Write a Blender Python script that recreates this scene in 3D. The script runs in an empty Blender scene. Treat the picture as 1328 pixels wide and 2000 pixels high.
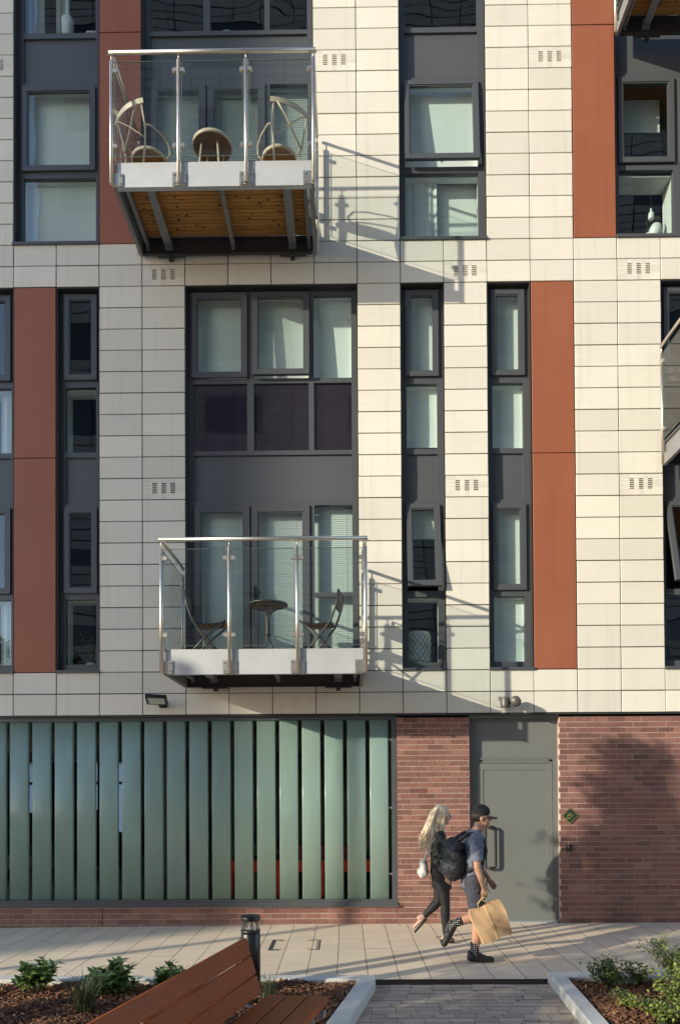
import bpy, bmesh, math, random
from mathutils import Vector, Matrix, Quaternion
random.seed(7)
R = math.radians
scene = bpy.context.scene
COL = scene.collection
PI = math.pi

# ------------------------------------------------------------------ helpers
class MB:
    """collects faces; build() links them as ONE mesh object"""
    def __init__(s): s.v = []; s.f = []; s.m = []; s.s = []
    def face(s, pts, m=0, sm=False):
        n = len(s.v); s.v += [tuple(p) for p in pts]
        s.f.append(tuple(range(n, n + len(pts)))); s.m.append(m); s.s.append(sm)
    def box(s, x0, x1, y0, y1, z0, z1, m=0, M=None):
        n = len(s.v)
        P = [Vector(p) for p in ((x0,y0,z0),(x1,y0,z0),(x1,y1,z0),(x0,y1,z0),(x0,y0,z1),(x1,y0,z1),(x1,y1,z1),(x0,y1,z1))]
        if M: P = [M @ p for p in P]
        s.v += [tuple(p) for p in P]
        for f in ((0,3,2,1),(4,5,6,7),(0,1,5,4),(1,2,6,5),(2,3,7,6),(3,0,4,7)):
            s.f.append(tuple(n + i for i in f)); s.m.append(m); s.s.append(False)
    def ring(s, x0, x1, z0, z1, w, y0, y1, m=0):
        s.box(x0, x1, y0, y1, z0, z0 + w, m); s.box(x0, x1, y0, y1, z1 - w, z1, m)
        s.box(x0, x0 + w, y0, y1, z0 + w, z1 - w, m); s.box(x1 - w, x1, y0, y1, z0 + w, z1 - w, m)
    def tube(s, pts, r, n=8, m=0, cap=True, sm=True, flat=1.0):
        pts = [Vector(p) for p in pts]
        rs = r if isinstance(r, (list, tuple)) else [r] * len(pts)
        b = len(s.v); up = None
        for i, p in enumerate(pts):
            a = pts[max(i - 1, 0)]; c = pts[min(i + 1, len(pts) - 1)]
            t = (c - a).normalized()
            if up is None:
                up = Vector((0,0,1)) if abs(t.z) < .9 else Vector((1,0,0))
            u = t.cross(up).normalized(); w = u.cross(t).normalized(); up = w
            for k in range(n):
                an = 2 * PI * k / n
                s.v.append(tuple(p + (u * math.cos(an) + w * math.sin(an) * flat) * rs[i]))
        for i in range(len(pts) - 1):
            for k in range(n):
                k2 = (k + 1) % n
                s.f.append((b+i*n+k, b+i*n+k2, b+(i+1)*n+k2, b+(i+1)*n+k)); s.m.append(m); s.s.append(sm)
        if cap:
            s.f.append(tuple(b + k for k in range(n))[::-1]); s.m.append(m); s.s.append(False)
            e = b + (len(pts) - 1) * n
            s.f.append(tuple(e + k for k in range(n))); s.m.append(m); s.s.append(False)
    def lathe(s, prof, c=(0,0,0), n=24, m=0, M=None, sm=True):
        b = len(s.v); c = Vector(c)
        for r, z in prof:
            for k in range(n):
                a = 2 * PI * k / n
                p = Vector((r * math.cos(a), r * math.sin(a), z))
                if M: p = M @ p
                s.v.append(tuple(p + c))
        for i in range(len(prof) - 1):
            for k in range(n):
                k2 = (k + 1) % n
                s.f.append((b+i*n+k, b+i*n+k2, b+(i+1)*n+k2, b+(i+1)*n+k)); s.m.append(m); s.s.append(sm)
    def leaf(s, p, d, nrm, L, W, m=0, curl=.25):
        p = Vector(p); d = Vector(d).normalized(); nrm = Vector(nrm)
        sd = d.cross(nrm)
        if sd.length < 1e-4: sd = d.cross(Vector((1,0,0)))
        sd.normalize(); up = sd.cross(d)
        a = p; b = p + d * L * .5 + up * L * .06; e = p + d * L - up * L * curl
        l = p + d * L * .45 + sd * W * .5 - up * W * .05 + up * L * .1; r = p + d * L * .45 - sd * W * .5 + up * L * .1
        n = len(s.v); s.v += [tuple(q) for q in (a, l, e, r, b)]
        for f in ((0, 4, 1), (1, 4, 2), (0, 3, 4), (4, 3, 2)):
            s.f.append(tuple(n + i for i in f)); s.m.append(m); s.s.append(True)
    def build(s, name, mats, parent=None, loc=None, kind=None, label=None, fix=True):
        me = bpy.data.meshes.new(name)
        me.from_pydata(s.v, [], s.f)
        if not isinstance(mats, (list, tuple)): mats = [mats]
        for mt in mats: me.materials.append(mt)
        me.polygons.foreach_set('material_index', s.m)
        me.polygons.foreach_set('use_smooth', s.s)
        if fix:
            bm = bmesh.new(); bm.from_mesh(me)
            bmesh.ops.recalc_face_normals(bm, faces=bm.faces); bm.to_mesh(me); bm.free()
        me.update()
        o = bpy.data.objects.new(name, me); COL.objects.link(o)
        if parent: o.parent = parent
        if loc: o.location = loc
        if kind: o['kind'] = kind
        if label: o['label'] = label
        return o

def tag(o, label, cat, group=None):
    o['label'] = label; o['category'] = cat
    if group: o['group'] = group
    return o
def thing(name, label, cat, loc=(0,0,0), rz=0, group=None):
    o = bpy.data.objects.new(name, None); COL.objects.link(o)
    o.location = loc; o.rotation_euler = (0, 0, rz); o.empty_display_size = .1
    return tag(o, label, cat, group)
def copy_tree(o, parent=None):
    c = o.copy(); COL.objects.link(c); c.parent = parent
    for ch in list(o.children): copy_tree(ch, c)
    return c

# ------------------------------------------------------------------ materials
def nd(nt, t, **k):
    n = nt.nodes.new(t)
    for a, b in k.items(): setattr(n, a, b)
    return n
def math_node(nt, op, a, b=None):
    n = nd(nt, 'ShaderNodeMath', operation=op)
    for i, x in enumerate((a, b)):
        if x is None: continue
        if isinstance(x, (int, float)): n.inputs[i].default_value = x
        else: nt.links.new(x, n.inputs[i])
    return n.outputs[0]
def mat(name, col, rough=.6, metal=0., isl=0., nz=0., ns=4., st=(1,1,1), bump=0., bs=40., bst=(1,1,1), spec=.5, col2=None, dirt=None, det=6, streak=0):
    m = bpy.data.materials.new(name); m.use_nodes = True
    nt = m.node_tree; L = nt.links; p = nt.nodes['Principled BSDF']
    p.inputs['Roughness'].default_value = rough; p.inputs['Metallic'].default_value = metal
    p.inputs['Specular IOR Level'].default_value = spec
    tc = nd(nt, 'ShaderNodeTexCoord'); geo = nd(nt, 'ShaderNodeNewGeometry')
    rgb = nd(nt, 'ShaderNodeRGB'); rgb.outputs[0].default_value = (*col, 1)
    c = rgb.outputs[0]
    if col2:
        mx = nd(nt, 'ShaderNodeMix', data_type='RGBA')
        L.new(geo.outputs['Random Per Island'], mx.inputs['Factor'])
        mx.inputs['A'].default_value = (*col, 1); mx.inputs['B'].default_value = (*col2, 1)
        c = mx.outputs['Result']
    f = None
    mp = nd(nt, 'ShaderNodeMapping'); mp.inputs['Scale'].default_value = st
    L.new(tc.outputs['Object'], mp.inputs['Vector'])
    if nz:
        no = nd(nt, 'ShaderNodeTexNoise'); no.inputs['Scale'].default_value = ns; no.inputs['Detail'].default_value = det
        no.inputs['Roughness'].default_value = .65
        L.new(mp.outputs[0], no.inputs['Vector'])
        f = math_node(nt, 'ADD', math_node(nt, 'MULTIPLY', math_node(nt, 'SUBTRACT', no.outputs['Fac'], .5), nz * 4), 1.)
    if isl:
        wn = nd(nt, 'ShaderNodeTexWhiteNoise', noise_dimensions='1D'); L.new(geo.outputs['Random Per Island'], wn.inputs['W'])
        g = math_node(nt, 'ADD', math_node(nt, 'MULTIPLY', math_node(nt, 'SUBTRACT', wn.outputs['Value'], .5), isl * 2), 1.)
        f = g if f is None else math_node(nt, 'MULTIPLY', f, g)
    if f is not None:
        vm = nd(nt, 'ShaderNodeVectorMath', operation='SCALE')
        L.new(c, vm.inputs[0]); L.new(f, vm.inputs['Scale']); c = vm.outputs[0]
    if dirt:   # dirt = (colour, amount, scale): large soft stains
        dn = nd(nt, 'ShaderNodeTexNoise'); dn.inputs['Scale'].default_value = dirt[2]; dn.inputs['Detail'].default_value = 7
        L.new(tc.outputs['Object'], dn.inputs['Vector'])
        rp = nd(nt, 'ShaderNodeMapRange'); rp.inputs['From Min'].default_value = .48; rp.inputs['From Max'].default_value = .75
        rp.inputs['To Max'].default_value = dirt[1]; L.new(dn.outputs['Fac'], rp.inputs['Value'])
        mx = nd(nt, 'ShaderNodeMix', data_type='RGBA'); L.new(rp.outputs[0], mx.inputs['Factor'])
        L.new(c, mx.inputs['A']); mx.inputs['B'].default_value = (*dirt[0], 1); c = mx.outputs['Result']
    if streak:
        sn = nd(nt, 'ShaderNodeTexNoise'); sn.inputs['Scale'].default_value = 1.; sn.inputs['Detail'].default_value = 4
        sp_ = nd(nt, 'ShaderNodeMapping'); sp_.inputs['Scale'].default_value = (11, 1, .45)
        L.new(tc.outputs['Object'], sp_.inputs['Vector']); L.new(sp_.outputs[0], sn.inputs['Vector'])
        rp = nd(nt, 'ShaderNodeMapRange'); rp.inputs['From Min'].default_value = .55; rp.inputs['From Max'].default_value = .8; rp.inputs['To Min'].default_value = 1.; rp.inputs['To Max'].default_value = 1 - streak
        L.new(sn.outputs['Fac'], rp.inputs['Value'])
        vm = nd(nt, 'ShaderNodeVectorMath', operation='SCALE'); L.new(c, vm.inputs[0]); L.new(rp.outputs[0], vm.inputs['Scale']); c = vm.outputs[0]
    L.new(c, p.inputs['Base Color'])
    if bump:
        bn = nd(nt, 'ShaderNodeTexNoise'); bn.inputs['Scale'].default_value = bs; bn.inputs['Detail'].default_value = 5
        bm_ = nd(nt, 'ShaderNodeMapping'); bm_.inputs['Scale'].default_value = bst
        L.new(tc.outputs['Object'], bm_.inputs['Vector']); L.new(bm_.outputs[0], bn.inputs['Vector'])
        bp = nd(nt, 'ShaderNodeBump'); bp.inputs['Strength'].default_value = bump; bp.inputs['Distance'].default_value = .02
        L.new(bn.outputs['Fac'], bp.inputs['Height']); L.new(bp.outputs[0], p.inputs['Normal'])
    return m
def glass_mat(name, tint, base=.06, power=5, wave=.0, ws=1.3, refl=(1,1,1)):
    m = bpy.data.materials.new(name); m.use_nodes = True
    nt = m.node_tree; L = nt.links; nt.nodes.remove(nt.nodes['Principled BSDF'])
    out = nt.nodes['Material Output']
    tr = nd(nt, 'ShaderNodeBsdfTransparent'); tr.inputs[0].default_value = (*tint, 1)
    gl = nd(nt, 'ShaderNodeBsdfGlossy'); gl.inputs['Roughness'].default_value = .0; gl.inputs[0].default_value = (*refl, 1)
    lw = nd(nt, 'ShaderNodeLayerWeight'); lw.inputs['Blend'].default_value = .5
    fac = math_node(nt, 'ADD', math_node(nt, 'MULTIPLY', math_node(nt, 'POWER', lw.outputs['Facing'], power), 1 - base), base)
    mx = nd(nt, 'ShaderNodeMixShader'); L.new(fac, mx.inputs[0]); L.new(tr.outputs[0], mx.inputs[1]); L.new(gl.outputs[0], mx.inputs[2])
    if wave:
        tc = nd(nt, 'ShaderNodeTexCoord'); no = nd(nt, 'ShaderNodeTexNoise'); no.inputs['Scale'].default_value = ws; no.inputs['Detail'].default_value = 1
        L.new(tc.outputs['Object'], no.inputs['Vector'])
        bp = nd(nt, 'ShaderNodeBump'); bp.inputs['Strength'].default_value = wave; bp.inputs['Distance'].default_value = .05
        L.new(no.outputs['Fac'], bp.inputs['Height']); L.new(bp.outputs[0], gl.inputs['Normal'])
    L.new(mx.outputs[0], out.inputs[0])
    return m

M = {}
M['clad'] = mat('cream_rainscreen', (.83,.775,.67), .55, isl=.075, nz=.04, ns=3., st=(1,1,9), bump=.05, bs=1.2, dirt=((.70,.645,.54), .35, 1.1), streak=.13)
M['back'] = mat('cavity_black', (.02,.018,.016), .9)
M['joint'] = mat('joint_brown', (.03,.02,.014), .9)
M['red'] = mat('rust_panel', (.345,.110,.054), .52, nz=.06, ns=2.5, bump=.22, bs=1.6, dirt=((.40,.145,.08), .6, .9), streak=.16)
M['frame'] = mat('anthracite_frame', (.090,.096,.104), .36, nz=.03, ns=6)
M['jamb'] = mat('dark_jamb', (.045,.044,.045), .5, nz=.05, ns=6)
M['spandrel'] = mat('spandrel_grey', (.098,.105,.113), .38, nz=.03, ns=1.5, bump=.08, bs=1.3)
M['glass'] = glass_mat('window_glass', (.87,.955,.935), .10, wave=.085, ws=1.1)
M['clear'] = glass_mat('balustrade_glass', (.90,.94,.925), .075, wave=.03, ws=.8)
M['edge'] = mat('glass_edge', (.13,.17,.15), .3)
M['opaque'] = mat('back_painted_glass', (.024,.018,.026), .04, spec=.9, nz=.08, ns=1, bump=.07, bs=1.2)
M['white'] = mat('white_lining', (.70,.71,.69), .7, nz=.02, ns=2)
M['blind'] = mat('roller_blind', (.76,.78,.76), .8, nz=.03, ns=2, bump=.05, bs=3, bst=(6,1,.3))
M['curtain'] = mat('grey_curtain', (.42,.42,.42), .9, nz=.06, ns=6, st=(6,1,.4))
M['slatblind'] = mat('venetian_slat', (.80,.82,.80), .55)
M['room'] = mat('room_wall', (.17,.16,.155), .9, nz=.06, ns=1.5)
M['steel'] = mat('brushed_stainless', (.76,.69,.60), .38, 1.0, nz=.04, ns=30, st=(1,1,.2))
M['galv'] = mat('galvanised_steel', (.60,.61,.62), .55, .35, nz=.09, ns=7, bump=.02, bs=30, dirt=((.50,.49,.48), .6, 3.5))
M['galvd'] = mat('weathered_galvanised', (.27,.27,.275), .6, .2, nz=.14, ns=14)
M['pine'] = mat('pine_board', (.56,.28,.085), .7, isl=.20, nz=.22, ns=3, st=(1.2,9,1), bump=.2, bs=6, bst=(1,14,1))
M['knot'] = mat('pine_knot', (.14,.06,.025), .8)
M['brick'] = mat('plum_brick', (.235,.103,.082), .75, isl=.24, nz=.12, ns=30, bump=.35, bs=90, dirt=((.16,.075,.07), .6, 2.2), col2=(.315,.152,.118))
M['mortar'] = mat('pink_mortar', (.60,.49,.42), .95, nz=.1, ns=25, bump=.3, bs=80)
M['chan'] = None
M['paver'] = mat('sandstone_paver', (.78,.63,.455), .8, isl=.05, nz=.07, ns=4, st=(1,3,1), bump=.15, bs=50, dirt=((.58,.47,.35), .45, 1.3))
M['bed'] = mat('paver_joint', (.07,.058,.045), .95)
M['block'] = mat('block_paver', (.43,.35,.265), .85, isl=.16, nz=.12, ns=9, st=(1,2.5,1), bump=.25, bs=60, col2=(.52,.41,.32), dirt=((.30,.20,.15), .5, 3.))
M['kerb'] = mat('granite_kerb', (.64,.61,.56), .85, nz=.20, ns=90, det=2, bump=.2, bs=120, dirt=((.46,.43,.39), .4, 4.))
M['soil'] = mat('bark_soil', (.065,.035,.02), .95, nz=.3, ns=14, bump=1., bs=30)
M['chip'] = mat('bark_chip', (.16,.068,.032), .85, isl=.5, col2=(.27,.13,.065), nz=.1, ns=40)
M['black'] = mat('black_powder_coat', (.012,.012,.014), .38, nz=.1, ns=20)
M['iron'] = mat('cast_iron', (.018,.018,.02), .5, .2, nz=.15, ns=40)
M['hard'] = mat('oiled_hardwood', (.31,.070,.017), .42, spec=.25, isl=.16, nz=.26, ns=5, st=(13,.7,13), bump=.25, bs=10, bst=(9,.5,9), dirt=((.21,.05,.014), .5, 2.2))
M['door'] = mat('door_grey', (.19,.198,.188), .5, nz=.03, ns=3, bump=.03, bs=150)
M['doorf'] = mat('door_frame_grey', (.165,.172,.162), .5, nz=.03, ns=3)
M['cream_paint'] = mat('cream_chair_paint', (.60,.51,.38), .45, nz=.06, ns=10)
M['wicker'] = mat('woven_seat', (.34,.21,.10), .8, nz=.2, ns=60, bump=.5, bs=150)
M['brownplastic'] = mat('table_underside', (.17,.125,.09), .6, nz=.1, ns=8)
M['foldmetal'] = mat('dark_bronze_metal', (.055,.05,.045), .4, .3)
M['sling'] = mat('taupe_sling', (.17,.13,.095), .85, nz=.15, ns=40)
M['leaf'] = mat('broad_leaf', (.115,.21,.05), .36, isl=.4, nz=.1, ns=20, col2=(.17,.25,.07))
M['leaf2'] = mat('rose_leaf', (.04,.09,.024), .45, isl=.45, col2=(.15,.20,.035))
M['leaf3'] = mat('young_leaf', (.19,.25,.04), .5, isl=.3, col2=(.30,.33,.08))
M['grass'] = mat('sedge_blade', (.05,.075,.03), .6, isl=.4, col2=(.12,.13,.055))
M['stem'] = mat('green_stem', (.07,.06,.03), .8)
M['bark'] = mat('tree_bark', (.09,.065,.045), .95, nz=.2, ns=8, bump=.5, bs=20)
M['ground'] = mat('street_asphalt', (.06,.058,.055), .95, nz=.15, ns=3, bump=.1, bs=60)
M['opp'] = mat('dark_cladding', (.36,.35,.35), .6, isl=.07, nz=.06, ns=1)
M['skin'] = mat('skin', (.50,.265,.175), .5, nz=.05, ns=12)
M['skin2'] = mat('pale_skin', (.58,.35,.26), .5, nz=.05, ns=12)
M['tee'] = mat('blue_grey_jersey', (.155,.17,.225), .9, nz=.07, ns=10, bump=.35, bs=9)
M['shorts'] = mat('charcoal_cotton', (.055,.056,.075), .95, nz=.12, ns=12, bump=.4, bs=10)
M['cap'] = mat('black_cap_cloth', (.012,.012,.013), .9)
M['pack'] = mat('black_nylon', (.02,.021,.026), .6, nz=.2, ns=14, bump=.4, bs=16)
M['hair'] = mat('blonde_hair', (.72,.54,.34), .55, isl=.18, nz=.16, ns=9, st=(14,14,.9), col2=(.80,.68,.50), bump=.4, bs=30, bst=(5,5,.3))
M['hairdark'] = mat('dark_hair', (.03,.02,.014), .7)
M['leggings'] = mat('black_leggings', (.009,.009,.010), .7)
M['kraft'] = mat('kraft_paper', (.54,.345,.185), .85, nz=.03, ns=5, bump=.25, bs=9)
M['ink'] = mat('dark_print', (.11,.07,.04), .8)
M['canvas'] = mat('white_canvas', (.66,.63,.58), .9, nz=.06, ns=10, bump=.3, bs=12)
M['rubber'] = mat('black_rubber', (.014,.014,.015), .6)
M['redmetal'] = mat('red_paint', (.85,.06,.02), .4, nz=.06, ns=6)
M['magenta'] = mat('plum_plastic', (.38,.03,.08), .45)
M['carpaint'] = mat('grey_car_paint', (.05,.055,.065), .25, .4)
M['concrete'] = mat('car_park_concrete', (.34,.325,.29), .9, nz=.12, ns=3, bump=.15, bs=25)
M['ceramic'] = mat('white_ceramic', (.78,.78,.75), .3)
M['lens'] = glass_mat('lens_glass', (.62,.61,.60), .2)
M['green_enamel'] = mat('bottle_green_enamel', (.018,.05,.035), .35, nz=.1, ns=30)
M['gold'] = mat('yellow_enamel', (.50,.38,.07), .5)
M['lampgrey'] = mat('lamp_bronze_grey', (.13,.12,.105), .45, .3)
def poly():
    m = bpy.data.materials.new('translucent_sheet'); m.use_nodes = True; nt = m.node_tree; nt.nodes.remove(nt.nodes['Principled BSDF'])
    t = nd(nt, 'ShaderNodeBsdfTranslucent'); t.inputs[0].default_value = (.62,.66,.70,1); nt.links.new(t.outputs[0], nt.nodes['Material Output'].inputs[0]); return m
M['poly'] = poly()
def pattern_tee():
    m = mat('camouflage_print', (.06,.062,.05), .9, bump=.3, bs=10)
    nt = m.node_tree; L = nt.links; p = nt.nodes['Principled BSDF']
    tc = nd(nt, 'ShaderNodeTexCoord'); no = nd(nt, 'ShaderNodeTexNoise'); no.inputs['Scale'].default_value = 16; no.inputs['Detail'].default_value = 2
    L.new(tc.outputs['Object'], no.inputs['Vector'])
    cr = nd(nt, 'ShaderNodeValToRGB'); e = cr.color_ramp; e.interpolation = 'CONSTANT'
    e.elements[0].color = (.018,.019,.018,1); e.elements[1].position = .46; e.elements[1].color = (.085,.085,.065,1)
    q = e.elements.new(.56); q.color = (.16,.15,.12,1); q = e.elements.new(.64); q.color = (.04,.042,.035,1)
    L.new(no.outputs['Fac'], cr.inputs[0]); L.new(cr.outputs[0], p.inputs['Base Color']); return m
M['camo'] = pattern_tee()
def polka():
    m = mat('polka_dot_knit', (.012,.012,.013), .9)
    nt = m.node_tree; L = nt.links; p = nt.nodes['Principled BSDF']
    tc = nd(nt, 'ShaderNodeTexCoord'); vo = nd(nt, 'ShaderNodeTexVoronoi'); vo.inputs['Scale'].default_value = 48; vo.inputs['Randomness'].default_value = .15
    L.new(tc.outputs['Object'], vo.inputs['Vector'])
    lt = math_node(nt, 'LESS_THAN', vo.outputs['Distance'], .28)
    mx = nd(nt, 'ShaderNodeMix', data_type='RGBA'); L.new(lt, mx.inputs['Factor'])
    mx.inputs['A'].default_value = (.012,.012,.013,1); mx.inputs['B'].default_value = (.6,.6,.58,1)
    L.new(mx.outputs['Result'], p.inputs['Base Color']); return m
M['polka'] = polka()
def channel_glass():
    m = bpy.data.materials.new('etched_channel_glass'); m.use_nodes = True
    nt = m.node_tree; L = nt.links; nt.nodes.remove(nt.nodes['Principled BSDF']); out = nt.nodes['Material Output']
    c = (.64,.87,.79, 1)
    di = nd(nt, 'ShaderNodeBsdfDiffuse'); di.inputs[0].default_value = c
    tl = nd(nt, 'ShaderNodeBsdfTranslucent'); tl.inputs[0].default_value = (.72,.85,.78,1)
    rf = nd(nt, 'ShaderNodeBsdfRefraction'); rf.inputs['Roughness'].default_value = .34; rf.inputs['IOR'].default_value = 1.08; rf.inputs[0].default_value = (.86,.95,.90,1)
    gl = nd(nt, 'ShaderNodeBsdfGlossy'); gl.inputs['Roughness'].default_value = .22; gl.inputs[0].default_value = (.9,.95,.92,1)
    oi = nd(nt, 'ShaderNodeObjectInfo'); tc = nd(nt, 'ShaderNodeTexCoord'); no = nd(nt, 'ShaderNodeTexNoise'); no.inputs['Scale'].default_value = 2.2; no.inputs['Detail'].default_value = 6
    mp = nd(nt, 'ShaderNodeMapping'); mp.inputs['Scale'].default_value = (5, 1, .8); L.new(tc.outputs['Object'], mp.inputs[0]); L.new(mp.outputs[0], no.inputs['Vector'])
    k = math_node(nt, 'ADD', math_node(nt, 'ADD', math_node(nt, 'MULTIPLY', oi.outputs['Random'], .14), .72), math_node(nt, 'MULTIPLY', no.outputs['Fac'], .42))
    vm = nd(nt, 'ShaderNodeVectorMath', operation='SCALE'); vm.inputs[0].default_value = c[:3]; L.new(k, vm.inputs['Scale']); L.new(vm.outputs[0], di.inputs[0])
    a = nd(nt, 'ShaderNodeMixShader'); a.inputs[0].default_value = .50; L.new(di.outputs[0], a.inputs[1]); L.new(tl.outputs[0], a.inputs[2])
    b = nd(nt, 'ShaderNodeMixShader'); b.inputs[0].default_value = .30; L.new(a.outputs[0], b.inputs[1]); L.new(rf.outputs[0], b.inputs[2])
    lw = nd(nt, 'ShaderNodeLayerWeight'); f = math_node(nt, 'ADD', math_node(nt, 'MULTIPLY', math_node(nt, 'POWER', lw.outputs['Facing'], 4), .5), .045)
    d = nd(nt, 'ShaderNodeMixShader'); L.new(f, d.inputs[0]); L.new(b.outputs[0], d.inputs[1]); L.new(gl.outputs[0], d.inputs[2])
    L.new(d.outputs[0], out.inputs[0]); return m
M['chan'] = channel_glass()

def gz(x):   # the pavement falls gently to the left
    x = max(-3., min(12., x))
    return .0075 * (x - 4.5) if x < 4.5 else .0022 * (x - 4.5)

# ================================================================== SETTING
g = MB(); g.face(((-400,-400,-.32),(400,-400,-.32),(400,400,-.32),(-400,400,-.32)))
g.build('ground', M['ground'], kind='structure')
# street surface behind the viewpoint
s = MB()
for x0, x1 in ((-60, 60),):
    s.face(((x0,-60,-.045),(x1,-60,-.045),(x1,-7.,-.045),(x0,-7.,-.045)))
s.build('plaza', M['paver'], kind='structure')
# pavement: long slabs square to the wall
P = MB(); pitch = .3095; xw = 4.504
k = -34
while xw + k * pitch < 14:
    x0 = xw + k * pitch + .0033; x1 = xw + (k + 1) * pitch - .0033
    y = .0 - random.choice((.0, .3, .15, .45)); ylim = -2.873
    a = .02
    edges = [a]; yy = y
    while yy > ylim + .12:
        edges.append(yy) if yy < a - .1 else None
        yy -= random.choice((.45, .6, .6, .75))
    edges.append(ylim)
    for e0, e1 in zip(edges[:-1], edges[1:]):
        dz = random.uniform(-.001, .001)
        P.face(((x0, e1 + .0012, gz(x0) + dz), (x1, e1 + .0012, gz(x1) + dz), (x1, e0 - .0012, gz(x1) + dz), (x0, e0 - .0012, gz(x0) + dz)))
    k += 1
P.build('pavement', M['paver'], kind='structure')
b = MB()
for x0, x1 in ((-40, -3), (-3, 4.5), (4.5, 12), (12, 40)):
    b.face(((x0,-2.873,gz(x0)-.006),(x1,-2.873,gz(x1)-.006),(x1,.3,gz(x1)-.006),(x0,.3,gz(x0)-.006)))
b.build('pavement_bed', M['bed'], kind='structure')

# walkway of small blocks between the two planting beds
Wk = MB(); r = 0; y = -3.047
while y > -7.2:
    x = 3.2 - random.uniform(0, .2)
    while x < 7.4:
        w = random.choice((.2, .2, .2, .22, .17))
        dz = random.uniform(-.0018, .0018); z = gz(x) - .004
        Wk.face(((x + .002, y - .097, z + dz), (x + w - .002, y - .097, z + dz), (x + w - .002, y - .002, z + dz), (x + .002, y - .002, z + dz)))
        x += w
    y -= .1; r += 1
Wk.build('walkway', M['block'], kind='structure')
b = MB(); b.face(((-40,-7.2,-.045),(40,-7.2,-.045),(40,-2.873,-.045),(-40,-2.873,-.045)))
b.face(((3.,-7.2,-.020),(7.6,-7.2,-.020),(7.6,-3.05,-.020),(3.,-3.05,-.020)))
b.build('walkway_bed', M['bed'], kind='structure')

# drain channel with a diagonal mesh grate
dr = MB(); zd = .0
DX0, DX1, DY0, DY1 = 4.84, 6.56, -3.042, -2.878
dr.box(DX0, DX1, DY0, DY0 + .012, -.02, .006); dr.box(DX0, DX1, DY1 - .012, DY1, -.02, .006)
n = 0; x = DX0 - .15
ya, yb = DY0 + .012, DY1 - .012; hh = yb - ya
while x < DX1 + .02:
    for sgn in (1, -1):
        xa, xb = (x, x + hh * .75) if sgn > 0 else (x + hh * .75, x)
        pa = Vector((xa, ya, 0)); pb = Vector((xb, yb, 0)); t = (pb - pa).normalized(); nn = Vector((-t.y, t.x, 0)) * .0042
        z0 = -.006 if sgn > 0 else -.012; zt = .003 if sgn > 0 else .001
        if min(xa, xb) > DX0 - .002 and max(xa, xb) < DX1:
            q = [pa - nn, pb - nn, pb + nn, pa + nn]
            dr.face([(p.x, p.y, zt) for p in q])
            dr.face([(q[0].x,q[0].y,zt),(q[1].x,q[1].y,zt),(q[1].x,q[1].y,z0-.01),(q[0].x,q[0].y,z0-.01)])
            dr.face([(q[3].x,q[3].y,zt),(q[2].x,q[2].y,zt),(q[2].x,q[2].y,z0-.01),(q[3].x,q[3].y,z0-.01)])
    x += .034
dr.face(((DX0,DY0,-.022),(DX1,DY0,-.022),(DX1,DY1,-.022),(DX0,DY1,-.022)), 1)
tag(dr.build('drain_grate', [M['iron'], M['back']]), 'long black mesh drain grate between pavement and block walkway', 'drain')

# granite kerbs (blocks with small joints) around both beds
def kerb_run(mb, p0, p1, w, z0, z1, side, L=.92, jog=0.):
    p0 = Vector(p0).to_3d(); p1 = Vector(p1).to_3d(); d = (p1 - p0); n = d.length; d.normalize(); nn = Vector((-d.y, d.x, 0)) * side
    t = 0.
    while t < n - .05:
        e = min(t + L, n) - .004
        a, c = p0 + d * t, p0 + d * e
        ch = .012
        prof = [(0, z0), (0, z1 - ch), (ch, z1), (w - ch, z1), (w, z1 - ch), (w, z0)]
        va = [a + nn * q + Vector((0, 0, z)) for q, z in prof]; vc = [c + nn * q + Vector((0, 0, z)) for q, z in prof]
        for i in range(5): mb.face((va[i], va[i+1], vc[i+1], vc[i]))
        mb.face(va); mb.face(vc[::-1])
        t += L
kb = MB()
kerb_run(kb, (4.862, -3.055), (-6, -3.055), .155, -.12, .098, 1)
kerb_run(kb, (4.87, -3.212), (4.02, -7.2), .16, -.12, .1, -1)
kb.box(4.70, 4.862, -3.212, -3.0575, -.12, .0965)
kb.build('kerb', M['kerb'], kind='structure')
kb = MB()
kerb_run(kb, (6.528, -2.99), (14, -2.99), .155, -.12, .1, -1)
kerb_run(kb, (6.520, -3.147), (6.24, -7.2), .15, -.12, .102, 1)
kb.build('kerb', M['kerb'], kind='structure')
# soil in the beds
def soil_z(x, y): return .05 + .022 * math.sin(x * 3.1 + y * 1.7) + .016 * math.sin(x * 7.3 - y * 5.1)
def in_left(x, y): return x < 4.70 - (-3.2 - y) * .213 and -7.1 < y < -3.21
def in_right(x, y): return x > 6.675 - (-3.15 - y) * .069 and -7.1 < y < -3.15
for side, fn, X0, X1 in ((0, in_left, -5.9, 4.72), (1, in_right, 6.3, 13.9)):
    sm = MB(); stp = .1; nx = int((X1 - X0) / stp); ny = 40
    for i in range(nx):
        for j in range(ny):
            x = X0 + i * stp; y = -3.15 - (0.06 if side == 0 else 0.) - j * stp
            if fn(x, y) or fn(x + stp, y - stp) :
                c = [(x, y - stp), (x + stp, y - stp), (x + stp, y), (x, y)]
                def cl(q):
                    lim = 4.715 - (-3.2 - q[1]) * .213 if side == 0 else 6.662 - (-3.15 - q[1]) * .069
                    xx = min(q[0], lim) if side == 0 else max(q[0], lim)
                    return (xx, q[1], soil_z(xx, q[1]))
                sm.face([cl(q) for q in c], 0, True)
    bm_o = sm.build('soil', M['soil'], kind='structure')
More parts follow.
